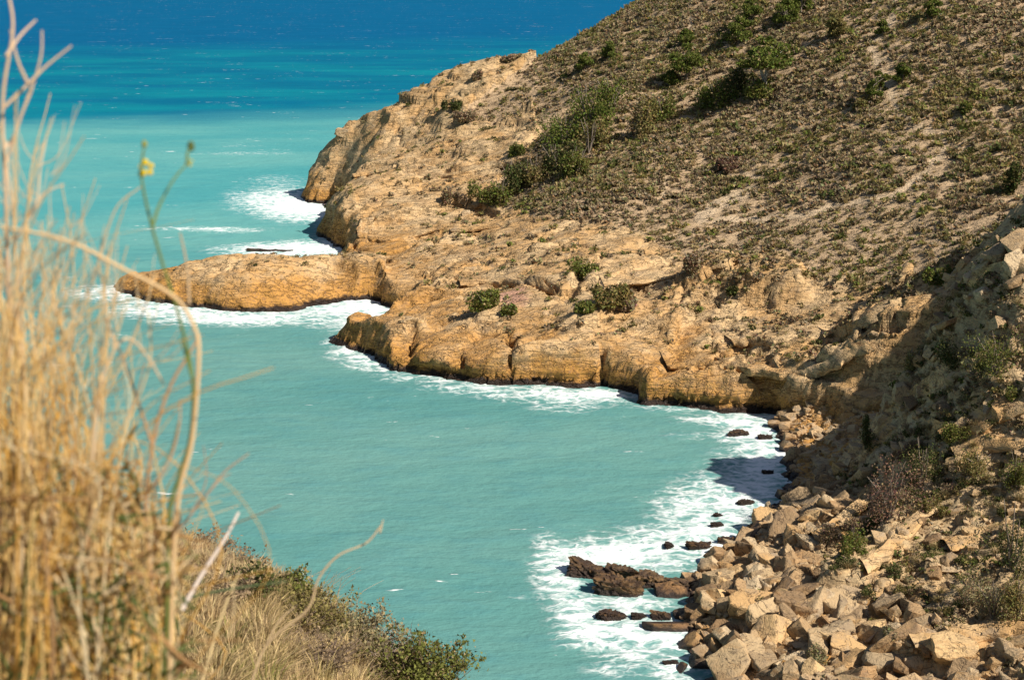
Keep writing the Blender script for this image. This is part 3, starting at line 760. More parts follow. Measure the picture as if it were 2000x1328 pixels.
# ------------------------------------------------------------------ plant shapes
PAL = {"olive": (0.205, 0.172, 0.058), "grey_green": (0.27, 0.230, 0.120), "straw": (0.52, 0.385, 0.19), "brown": (0.27, 0.195, 0.115),
       "dark_green": (0.080, 0.090, 0.026), "green": (0.140, 0.150, 0.034), "rust": (0.20, 0.12, 0.08), "pine": (0.120, 0.145, 0.028)}
def leaf_tris(C, size, r, upbias=0.3):
    """one triangle per centre, randomly turned"""
    n = len(C)
    a = r.normal(size=(n, 3)); a /= np.linalg.norm(a, axis=1)[:, None]
    b = r.normal(size=(n, 3)); b[:, 2] += upbias; b -= (a * b).sum(1)[:, None] * a; b /= np.linalg.norm(b, axis=1)[:, None] + 1e-9
    s = (size * (0.6 + 0.8 * r.random(n)))[:, None] if np.ndim(size) == 0 else size[:, None]
    V = np.stack([C - a * s * 0.5, C + a * s * 0.5, C + b * s * 1.1], 1).reshape(-1, 3)
    return V, np.arange(3 * n).reshape(-1, 3)
def dome_shrub(seed, n, leaf, col, flat=0.75, dead=0.12, scale=(1, 1, 1)):
    """leafy cushion of unit radius, clumped, with a few bare twigs"""
    r = np.random.default_rng(seed)
    k = r.integers(5, 9); cc = r.normal(size=(k, 3)) * (0.42, 0.42, 0.2); cc[:, 2] = np.abs(cc[:, 2]) + 0.25; rr = 0.28 + 0.3 * r.random(k)
    w = r.integers(0, k, n)
    d = r.normal(size=(n, 3)); d /= np.linalg.norm(d, axis=1)[:, None]
    C = cc[w] + d * (rr[w] * r.random(n) ** 0.4)[:, None]
    C[:, 2] = np.abs(C[:, 2]) * flat
    C[:, :2] *= 0.92
    C = C * np.array(scale)
    V, F = leaf_tris(C, leaf, r)
    base = np.array(PAL[col]); t = base * (0.75 + 0.5 * r.random((n, 1))) * (1 + 0.12 * r.normal(size=(n, 3)))
    m = r.random(n) < dead; t[m] = np.array(PAL["straw"]) * (0.5 + 0.5 * r.random((m.sum(), 1)))
    return V, F, np.repeat(np.clip(t, 0.01, 0.7), 3, 0)
def tussock(seed, n, width, col, col2, spread=0.9, simple=False):
    """grass tuft of unit radius: thin arching blades from the middle"""
    r = np.random.default_rng(seed)
    a = r.random(n) * 2 * math.pi; lean = spread * r.random(n) ** 0.7
    L = 0.7 + 0.5 * r.random(n)
    b0 = np.stack([np.cos(a), np.sin(a), 0 * a], 1) * (0.25 * r.random(n))[:, None]
    dirv = np.stack([np.cos(a) * lean, np.sin(a) * lean, np.sqrt(np.maximum(0.15, 1 - lean ** 2))], 1)
    mid = b0 + dirv * (0.55 * L)[:, None]
    tip = b0 + dirv * L[:, None] * np.array([1.05, 1.05, 0.72])
    side = np.stack([-np.sin(a), np.cos(a), 0.3 * r.normal(size=n)], 1) * width
    if simple:
        V = np.stack([b0 - side, b0 + side, tip], 1).reshape(-1, 3)
        t = (np.array(PAL[col]) + (np.array(PAL[col2]) - np.array(PAL[col])) * r.random((n, 1)) ** 1.5) * (0.75 + 0.5 * r.random((n, 1)))
        return V, np.arange(3 * n).reshape(-1, 3), np.repeat(t, 3, 0)
    V = np.stack([b0 - side, b0 + side, mid + side * 0.8, mid - side * 0.8, tip], 1)
    o = np.arange(n)[:, None] * 5
    F = np.concatenate([o + [0, 1, 2], o + [0, 2, 3], o + [3, 2, 4]])
    t = np.array(PAL[col]) + (np.array(PAL[col2]) - np.array(PAL[col])) * r.random((n, 1)) ** 1.5
    t = t * (0.75 + 0.5 * r.random((n, 1)))
    return V.reshape(-1, 3), F, np.repeat(t, 5, 0)
def plant_mesh(name, V, F, T): return np_mesh(name, V, F, MAT_PLANT, False, {"tint": T})

KINDS = [("olive", 0), ("grey_green", 0), ("brown", 0), ("olive", 1), ("straw", 1), ("green", 0), ("grey_green", 1), ("dark_green", 0)]
LIB = []
for i, (c, typ) in enumerate(KINDS * 2):
    LIB.append((c, typ, tussock(100 + i, 30, 0.07, c, "straw" if c != "straw" else "grey_green", simple=True) if typ else dome_shrub(200 + i, 42, 0.40, c)))
LIB_HI = []
for i, (c, typ) in enumerate(KINDS * 2):
    LIB_HI.append((c, typ, tussock(300 + i, 170, 0.02, c, "straw" if c != "straw" else "grey_green") if typ else dome_shrub(400 + i, 700, 0.105, c)))
HI_MESH = [plant_mesh("shrub_foliage", *e[2]) for e in LIB_HI]
WORD = {"olive": "olive", "grey_green": "grey-green", "brown": "brown", "straw": "straw-coloured", "green": "green", "dark_green": "dark green", "rust": "rust-brown", "pine": "green"}

LM = []                           # named things that the labels of nearby repeats refer to
PENDING = []
# scatter the scrub -------------------------------------------------
def scatter(field, x0, x1, y0, y1, n, dens):
    x = rng.uniform(x0, x1, n); y = rng.uniform(y0, y1, n); z = field.at(x, y)
    px, py, dp = project(x, y, z)
    keep = rng.random(n) < dens(x, y, z, px, py)
    return x[keep], y[keep], z[keep], px[keep], py[keep], dp[keep]
def head_density(x, y, z, px, py):
    base = np.where(in_poly(px, py, DENSE), 1.0, np.where(in_poly(px, py, VEG), 0.62, 0.0))
    rockz = (~in_poly(px, py, VEG)) & (z > 3.5)
    base = np.where(rockz, np.where(px > 1300, 0.34, 0.10), base)
    cl = 0.6 + 0.7 * sstep(-0.35, 0.35, fbm(x / 8, y / 8, octaves=2) + 0.5 * fbm(x / 2.5, y / 2.5, octaves=2))
    bare = bil(HEAD.pale, HEAD.gx, HEAD.gy, x, y)
    trail = 1 - 0.55 * np.exp(-(line_dist(px, py, PATHS[3][0])[0] / 35) ** 2)
    return base * cl * (1 - bare) * trail * (z > 1.2) * (px < 2120) * (py > -70)
hx, hy, hz, hpx, hpy, hdp = scatter(HEAD, -30, 80, 132, 295, 62000, head_density)
hs = (0.31 + 0.46 * rng.random(len(hx)) ** 1.6) * np.where(in_poly(hpx, hpy, DENSE), 1.12, 0.9)
GULLY_POLY = [(1480, 780), (1735, 760), (1735, 850), (1640, 930), (1560, 1010), (1400, 1110), (1300, 1200), (1300, 1340), (1420, 1340), (1420, 900)]
RUBBLE = [(1380, 1130), (1440, 1060), (1530, 1000), (1620, 930), (1660, 1010), (1600, 1100), (1660, 1180), (1780, 1180), (1850, 1230), (1800, 1300), (2000, 1260), (2050, 1400), (1380, 1400)]
def near_density(x, y, z, px, py):
    b = np.where(in_poly(px, py, RUBBLE), 0.10, 0.75)
    b = np.where(in_poly(px, py, GULLY_POLY), 0.0, b)
    b = np.where((px > 1750) & (py < 1200), b + 0.4, b)
    return b * (0.35 + 1.1 * sstep(-0.3, 0.4, fbm(x / 5, y / 5, octaves=3))) * (1 + 1.0 * (py < 900)) * (z > 1.6) * (px < 2080) * (py < 1400)
nx_, ny_, nz_, npx, npy, ndp = scatter(NEAR, 8, 46, 56, 131, 12000, near_density)
ex = scatter(NEAR, 23, 37, 98, 119, 3200, lambda x, y, z, px, py: 0.22 * ((px > 1780) & (px < 1960) & (py < 900)))
nx_, ny_, nz_, npx, npy, ndp = [np.concatenate([u_, v_]) for u_, v_ in zip((nx_, ny_, nz_, npx, npy, ndp), ex)]
ns = 0.20 + 0.45 * rng.random(len(nx_)) ** 1.5

ax, ay, az = np.concatenate([hx, nx_]), np.concatenate([hy, ny_]), np.concatenate([hz, nz_])
asz, adp = np.concatenate([hs, ns]), np.concatenate([hdp, ndp])
apx, apy = np.concatenate([hpx, npx]), np.concatenate([hpy, npy])
isnear = np.arange(len(ax)) >= len(hx)
# colours drift over the hillside
tone = fbm(ax / 14, ay / 14, octaves=2) + 0.45 * rng.normal(size=len(ax))
kind = np.where(tone < -0.3, 2, np.where(tone < -0.1, rng.choice([1, 6, 2], len(ax)), np.where(tone < 0.35, rng.choice([0, 1, 3, 4, 6], len(ax)), rng.choice([0, 3, 5, 4, 1], len(ax)))))
kind = np.where(rng.random(len(ax)) < np.where(isnear, 0.22, 0.04), 7, kind) + 8 * rng.integers(0, 2, len(ax))
arot = rng.random(len(ax)) * 6.283
asq = 0.75 + 0.5 * rng.random(len(ax))
vis = (apx > 0) & (apx < 2000) & (apy > 0) & (apy < 1328)
score = np.where(vis, asz / adp, 0)
order = np.argsort(-score)
single = order[:300]; rest = order[300:]
def zone(px, py, near):
    if near:
        if py > 1150: return "among the boulders at the lower right", "shrubs among the shore boulders"
        if px > 1850: return "on the near slope close to the right edge", "shrubs on the near slope by the right edge"
        return "on the stony near slope above the cove", "shrubs on the stony near slope"
    if py > 420: return "dotting the pale rock above the cove", "shrubs on the pale rock above the cove"
    if px > 1650: return "on the hillside beside the sandy trail", "shrubs beside the sandy trail"
    return "on the brown upper hillside", "shrubs on the brown upper hillside"
for i in single:
    c, typ, _ = LIB_HI[kind[i]]
    o = bpy.data.objects.new("grass_tussock" if typ else "low_shrub", HI_MESH[kind[i]])
    o.location = (ax[i], ay[i], az[i] - 0.05); s_ = asz[i]
    o.scale = (s_, s_, s_ * asq[i]); o.rotation_euler = (0, 0, arot[i]); link(o)
    zl, zg = zone(apx[i], apy[i], isnear[i])
    tag(o, f"{WORD[c]} {'grass tussock' if typ else 'rounded shrub'} {zl}", "grass" if typ else "shrub", zg)
    PENDING.append((o, f"{WORD[c]} {'tussock' if typ else 'shrub'}", apx[i], apy[i]))
VV, FF, TT, off = [], [], [], 0
for k in range(len(LIB)):
    ids = rest[kind[rest] == k]
    if not len(ids): continue
    V, F, T = LIB[k][2]
    ca, sa = np.cos(arot[ids])[:, None], np.sin(arot[ids])[:, None]
    s_ = asz[ids][:, None]
    x = (V[None, :, 0] * ca - V[None, :, 1] * sa) * s_ + ax[ids][:, None]
    y = (V[None, :, 0] * sa + V[None, :, 1] * ca) * s_ + ay[ids][:, None]
    z = V[None, :, 2] * s_ * asq[ids][:, None] + az[ids][:, None] - 0.05
    VV.append(np.stack([x, y, z], -1).reshape(-1, 3))
    FF.append((F[None] + (np.arange(len(ids)) * len(V))[:, None, None] + off).reshape(-1, 3)); off += len(ids) * len(V)
    TT.append((T[None] * (0.8 + 0.4 * rng.random((len(ids), 1, 1)))).reshape(-1, 3))
scrub = mobj("hillside_scrub", np_mesh("hillside_scrub", np.concatenate(VV), np.concatenate(FF), MAT_PLANT, False, {"tint": np.concatenate(TT)}))
tag(scrub, "low dry scrub and tussocks covering the hillsides", "scrub", kind="stuff")
print("shrubs", len(ax), "tris", sum(len(f) for f in FF))

# ------------------------------------------------------------------ pines and larger bushes
def pine_crown(seed, R, Hc, n, leaf, col, lobes=12, flat=0.6, low=0.35):
    r = np.random.default_rng(seed)
    a = r.random(lobes) * 6.283; q = np.sqrt(r.random(lobes)) * R * 0.72
    cz = Hc * (low + (0.9 - low) * r.random(lobes)) - 0.22 * q
    cc = np.stack([np.cos(a) * q, np.sin(a) * q, cz], 1); cc[0] = (0, 0, Hc * 0.95)
    rr = R * (0.30 + 0.2 * r.random(lobes))
    w = r.integers(0, lobes, n)
    d = r.normal(size=(n, 3)); d /= np.linalg.norm(d, axis=1)[:, None]
    C = cc[w] + d * (rr[w] * r.random(n) ** 0.35)[:, None] * (1, 1, flat)
    V, F = leaf_tris(C, leaf, r, 0.8)
    t = np.array(PAL[col]) * (0.7 + 0.6 * r.random((n, 1))) * (1 + 0.1 * r.normal(size=(n, 3)))
    t[r.random(n) < 0.06] = np.array(PAL["straw"]) * 0.6
    return V, F, np.repeat(np.clip(t, 0.008, 0.6), 3, 0), cc
def trunk_mesh(seed, H, cc, rad):
    r = np.random.default_rng(seed)
    parts = []
    top = np.array([0.12 * H * r.normal(), 0.08 * H * r.normal(), H * 0.8])
    stem = spline([(0, 0, -0.4), (0.06 * H * r.normal(), 0.05 * H * r.normal(), H * 0.35), top], 5)
    parts.append(tube(stem, np.linspace(rad, rad * 0.45, len(stem)), 7))
    for c in cc:
        k = r.integers(3, 9); b = stem[k]
        m = (b + c) / 2 + r.normal(size=3) * 0.06 * H
        l = spline([b, m, c], 4)
        parts.append(tube(l, np.linspace(rad * 0.42, rad * 0.1, len(l)), 5))
    return merge(parts)
def pine(px, py, wpx, hpx, label, seed, col="pine", field=None, group=None, dead=False):
    field = field or HEAD
    p = field.hit(px, py)
    dp = project(*[np.array(t) for t in p])[2]
    m = float(dp) / FPX
    R, H = wpx * m / 2, hpx * m
    root = empty("pine_tree", (p[0], p[1], p[2] - 0.1), seed * 1.7)
    R *= 1.2; H *= 1.12
    V, F, T, cc = pine_crown(seed, R, H, 3400, 0.15 * max(0.7, R / 2.5) + 0.08, col, low=0.62 if wpx > 90 else 0.3, flat=0.45 if wpx > 90 else 0.65)
    mobj("crown", plant_mesh("crown", V, F, T), root)
    tv, tf = trunk_mesh(seed + 50, H, cc, 0.035 * H + 0.03)
    mobj("trunk", np_mesh("trunk", tv, tf, MAT_PALEBARK if wpx > 90 else MAT_BARK), root)
    tag(root, label, "tree", group); LM.append((px, py - hpx / 2, label))
    return root
PINES = [(1492, 188, 100, 98, "broad umbrella pine with a pale bare trunk, largest on the hillside"),
         (1340, 160, 62, 62, "rounded green pine casting a long shadow, left of the umbrella pine"),
         (1310, 168, 34, 24, "low spreading pine sprawling at the left foot of the rounded pine"),
         (1444, 85, 52, 44, "lower of the two touching pines near the top edge"),
         (1466, 55, 44, 50, "upper of the two touching pines near the top edge"),
         (1536, 52, 50, 46, "pine at the top edge nearest to the touching pair"),
         (1566, 30, 56, 50, "pine cut by the top edge right of its neighbour"),
         (1630, 78, 48, 46, "greyish pine with a long dark shadow to its left"),
         (1712, 198, 42, 50, "compact conical pine standing beside the sandy trail"),
         (1760, 165, 34, 34, "small pine right of the trail, beside the conical pine"),
         (1724, 72, 24, 26, "tiny round pine on the trail below the top edge"),
         (1820, 38, 34, 34, "small pine high on the right of the trail"),
         (1338, 92, 30, 28, "small bright pine left of the touching pair"),
         (1142, 142, 30, 34, "small slanted pine near the seaward ridge"),
         (1190, 118, 34, 30, "small pine on the ridge with dark shadow to the left")]
for i, (a, b, w, h, l) in enumerate(PINES): pine(a, b, w, h, l, 900 + i, "pine" if i != 7 else "olive")

def bush(px, py, wpx, hpx, label, seed, col="green", field=None, n=700, leaf=0.13, dead=0.06, name="bush", big=1.0):
    field = field or HEAD
    p = field.hit(px, py) or HEAD.hit(px, py)
    m = float(project(*[np.array(t) for t in p])[2]) / FPX
    R = wpx * m / 2 * 1.12 * big; hpx = hpx * 1.3 * big
    root = empty(name, (p[0], p[1], p[2] - 0.08), seed * 0.9)
    V, F, T = dome_shrub(seed, n, leaf, col, 0.9, dead, (R, R, hpx * m))
    mobj("foliage", plant_mesh("foliage", V, F, T), root)
    r = np.random.default_rng(seed)
    parts = []
    for k in range(7):
        a = r.random() * 6.283; e = np.array([math.cos(a) * R * 0.7 * r.random(), math.sin(a) * R * 0.7 * r.random(), hpx * m * (0.6 + 0.35 * r.random())])
        l = spline([(0, 0, -0.1), e * (0.4, 0.4, 0.5) + r.normal(size=3) * 0.06 * R, e], 4)
        parts.append(tube(l, np.linspace(0.035, 0.012, len(l)) * max(0.6, R), 4))
    tv, tf = merge(parts)
    mobj("stem", np_mesh("stem", tv, tf, MAT_BARK), root)
    tag(root, label, "bush"); LM.append((px, py - hpx / 2, label))
BUSHES = [(945, 606, 66, 36, "round green bush on the low saddle behind the rocky point", "green"),
          (996, 615, 30, 18, "small green bush on reddish earth beside the round bush", "green"),
          (1140, 545, 70, 34, "long green bush lying in a cleft of the pale rock", "green"),
          (1185, 596, 80, 40, "large olive bush above the sea cleft", "olive"),
          (1150, 608, 40, 18, "low bright bush at the left of the large olive bush", "green"),
          (1228, 606, 46, 30, "twiggy grey bush right of the large olive bush", "brown"),
          (1355, 534, 76, 36, "wide dark brown bush alone on the pale slope", "brown"),
          (1430, 580, 22, 16, "tiny dark bush on bare rock below the wide brown bush", "dark_green"),
          (1850, 556, 62, 26, "bright green bush at the top of the shaded gully", "green"),
          (1190, 220, 70, 44, "topmost pine bush of the dark thicket", "pine"),
          (1150, 250, 84, 50, "thick green bush in the upper part of the thicket", "pine"),
          (1100, 285, 70, 46, "green bush beside the overhanging scarp of the thicket", "pine"),
          (1150, 300, 60, 50, "dull olive bush in the middle of the thicket", "olive"),
          (1085, 340, 70, 40, "dark bush at the centre of the thicket", "dark_green"),
          (1130, 340, 60, 36, "bright bush low in the right of the thicket", "green"),
          (1040, 362, 66, 40, "greyish bush in the lower thicket", "olive"),
          (1000, 372, 60, 42, "dark bush in the lower thicket near pale rock", "dark_green"),
          (975, 402, 60, 36, "lowest bush of the dark thicket", "green"),
          (1012, 312, 30, 22, "small green bush on the rock left of the thicket", "green"),
          (1255, 272, 36, 62, "tall narrow olive pine bush right of the thicket", "olive"),
          (1290, 240, 50, 34, "low green bush on the slope above the narrow one", "green"),
          (1400, 215, 66, 40, "green bush with deep shadow below the umbrella pine", "pine"),
          (1440, 185, 56, 34, "dark bush left of the umbrella pine trunk", "dark_green"),
          (1475, 190, 50, 24, "low green bush at the umbrella pine foot", "green"),
          (1680, 215, 40, 24, "low bush at the left foot of the conical pine", "olive"),
          (1885, 222, 30, 22, "lone round bush on the far right hillside", "green"),
          (1980, 380, 50, 60, "dark green bush at the right edge of the hillside", "dark_green"),
          (1420, 335, 50, 24, "reddish brown shrub above the pale path", "rust"),
          (995, 122, 32, 14, "dark shrub on the skyline crag of the headland", "brown"),
          (930, 158, 26, 14, "brown shrub on the headland skyline", "brown"),
          (890, 218, 36, 24, "dark shrub on the headland rock", "dark_green"),
          (905, 240, 50, 26, "grey shrub below the dark headland shrub", "brown"),
          (880, 400, 46, 26, "dark grey shrub on the slab left of the pale blocks", "brown")]
for i, (a, b, w, h, l, c) in enumerate(BUSHES): bush(a, b, w, h, l, 1200 + i, c, None, 1900, 0.24, big=1.3 if 8 < i < 24 else 1.0)
NBUSH = [(1735, 1015, 110, 90, "large russet brown bush on the near slope", "rust"),
         (1705, 1035, 44, 34, "small green bush at the foot of the russet bush", "green"),
         (1665, 1085, 40, 44, "upright green bush beside the shaded rock step", "green"),
         (1800, 950, 60, 70, "dark upright bush right of the russet bush", "dark_green"),
         (1945, 735, 100, 66, "bright green bush high on the near slope", "green"),
         (1985, 962, 50, 56, "green bush half cut by the right edge", "green"),
         (1975, 1120, 110, 110, "big dark bush at the right edge", "dark_green"),
         (1940, 1215, 80, 60, "grey-green bush below the big dark bush", "grey_green"),
         (1985, 1215, 60, 70, "brown-green bush at the right edge below the dark one", "olive"),
         (1820, 1010, 36, 24, "small olive bush on the middle of the near slope", "olive"),
         (1780, 730, 50, 40, "olive shrub on the crest above the shaded gully", "olive"),
         (1850, 720, 60, 40, "dark scrub bush inside the near slope hollow", "dark_green"),
         (1690, 880, 40, 40, "dark shrub above the shaded beach", "dark_green"),
         (1775, 905, 44, 30, "purple-brown shrub above the pale rocks", "rust"),
         (1870, 870, 50, 36, "low green shrub under the flat pale ledge", "green"),
         (1980, 790, 36, 20, "small bright shrub against the right edge", "green"),
         (1905, 940, 90, 40, "wide olive shrub mat on the near slope", "olive"),
         (1745, 1255, 40, 22, "round grey tuft bush between two slabs", "grey_green"),
         (1600, 1290, 40, 24, "grey-green tuft bush among the boulders", "grey_green"),
         (1665, 1050, 30, 26, "grey twig bush on the rubble edge", "brown"),
         (1625, 1060, 34, 30, "grey bush on the rubble left of the shaded step", "brown")]
for i, (a, b, w, h, l, c) in enumerate(NBUSH): bush(a, b, w, h, l, 1300 + i, c, NEAR, 2600, 0.085, big=1.2)

# ------------------------------------------------------------------ boulders
_ico_cache = {}
def icosphere(sub):
    if sub not in _ico_cache:
        import bmesh
        bm = bmesh.new(); bmesh.ops.create_icosphere(bm, subdivisions=sub, radius=1.0)
        V = np.array([v.co[:] for v in bm.verts]); F = np.array([[v.index for v in f.verts] for f in bm.faces]); bm.free()
        _ico_cache[sub] = (V, F)
    return _ico_cache[sub]
import bmesh
def rock_shape(seed, kind, detail=2):
    """a block split along random planes, arrises chipped, faces slightly uneven"""
    r = np.random.default_rng(seed)
    ext = {"block": (1, 0.8, 0.7), "slab": (1, 0.72, 0.30), "round": (1, 0.86, 0.75), "long": (1.0, 0.42, 0.34), "jag": (1, 0.75, 0.6)}[kind]
    ext = np.array(ext) * (1 + 0.10 * r.normal(size=3))
    bm = bmesh.new(); bmesh.ops.create_cube(bm, size=3.0)
    planes = []
    for ax_ in range(3):
        for s_ in (-1, 1):
            nrm = np.zeros(3); nrm[ax_] = s_; nrm += r.normal(size=3) * 0.17; nrm /= np.linalg.norm(nrm); planes.append((nrm, ext[ax_] * (0.82 + 0.2 * r.random())))
    for _ in range(7 if kind != "round" else 30):
        nrm = r.normal(size=3); nrm /= np.linalg.norm(nrm)
        planes.append((nrm, np.linalg.norm(nrm * ext) * ((0.86 + 0.22 * r.random()) if kind != "round" else 0.96 + 0.06 * r.random())))
    for nrm, d in planes:
        res = bmesh.ops.bisect_plane(bm, geom=bm.verts[:] + bm.edges[:] + bm.faces[:], plane_co=Vector(nrm * d), plane_no=Vector(nrm), clear_outer=True)
        ed = [e for e in res["geom_cut"] if isinstance(e, bmesh.types.BMEdge)]
        if len(ed) > 2: bmesh.ops.contextual_create(bm, geom=ed)
    bmesh.ops.remove_doubles(bm, verts=bm.verts[:], dist=0.02)
    if detail:
        bmesh.ops.bevel(bm, geom=bm.edges[:] + bm.verts[:], offset=0.045 if kind != "round" else 0.09, segments=1, affect='EDGES', clamp_overlap=True)
        bmesh.ops.triangulate(bm, faces=bm.faces[:])
        for _ in range(detail):
            bmesh.ops.subdivide_edges(bm, edges=[e for e in bm.edges if e.calc_length() > (0.22 if kind != "jag" else 0.11)], cuts=1)
            bmesh.ops.triangulate(bm, faces=bm.faces[:])
    else:
        bmesh.ops.triangulate(bm, faces=bm.faces[:])
    bmesh.ops.recalc_face_normals(bm, faces=bm.faces[:])
    bm.verts.index_update()
    P = np.array([v.co[:] for v in bm.verts]); F = np.array([[v.index for v in f.verts] for f in bm.faces]); bm.free()
    if detail:
        f = fbm(P[:, 0] * 1.6 + seed, P[:, 1] * 1.6, P[:, 2] * 2, octaves=2)
        g = fbm(P[:, 0] * 5 + seed, P[:, 1] * 5, P[:, 2] * 7, octaves=2)
        if kind == "jag":
            h1 = np.abs(fbm(P[:, 0] * 2.6 + seed, P[:, 1] * 2.6, P[:, 2] * 2.6, octaves=3))
            P = P * (1.12 - 0.5 * h1 + 0.10 * g + 0.12 * f)[:, None]
        else:
            P = P * (1 + 0.06 * f + 0.06 * g)[:, None]
    return P, F
ROCKV = {}
for kd in ("block", "slab", "round", "long", "jag"):
    ROCKV[kd] = []
    for i in range(7):
        V, F = rock_shape(3000 + 31 * i + len(kd) * 7, kd, 2 if kd != 'jag' else 4)
        ms = [np_mesh(kd + "_rock", V, F, MAT_ROCK), np_mesh(kd + "_rock_wet", V, F, MAT_WET)]
        for m_ in ms: m_.set_sharp_from_angle(angle=math.radians(34 if kd != "round" else 60))
        ROCKV[kd].append(ms)
TINTS = [(1, 1, 1, 1), (0.82, 0.78, 0.72, 1), (1.0, 0.9, 0.74, 1), (0.66, 0.64, 0.62, 1), (0.9, 0.9, 0.9, 1), (0.72, 0.62, 0.52, 1), (0.55, 0.5, 0.46, 1)]
def boulder(px, py, wpx, kd, label, rz=0.0, tilt=(0, 0), wet=False, field=None, sink=0.35, group=None, var=None, name="boulder", asp=1.0, hs=1.0, cat="boulder", z0=None):
    field = field or NEAR
    if z0 is None:
        p = field.hit(px, py) or HEAD.hit(px, py)
        x, y, z = p
    else:
        x, y = at_z(px, py, z0); z = z0
    m = float(project(np.array(x), np.array(y), np.array(z))[2]) / FPX
    R = wpx * m / 2 * 0.78
    me = ROCKV[kd][rng.integers(0, 7) if var is None else var][1 if wet else 0]
    o = bpy.data.objects.new(name, me)
    vz = {"block": 0.7, "slab": 0.3, "round": 0.75, "long": 0.34, "jag": 0.55}[kd] * hs
    o.location = (x, y, z + R * vz * (1 - 2 * sink))
    o.scale = (R, R * asp, R * hs); o.rotation_euler = (tilt[0], tilt[1], rz)
    o.color = TINTS[rng.integers(0, len(TINTS))]
    link(o); tag(o, label, cat, group); LM.append((px, py, label))
    return o
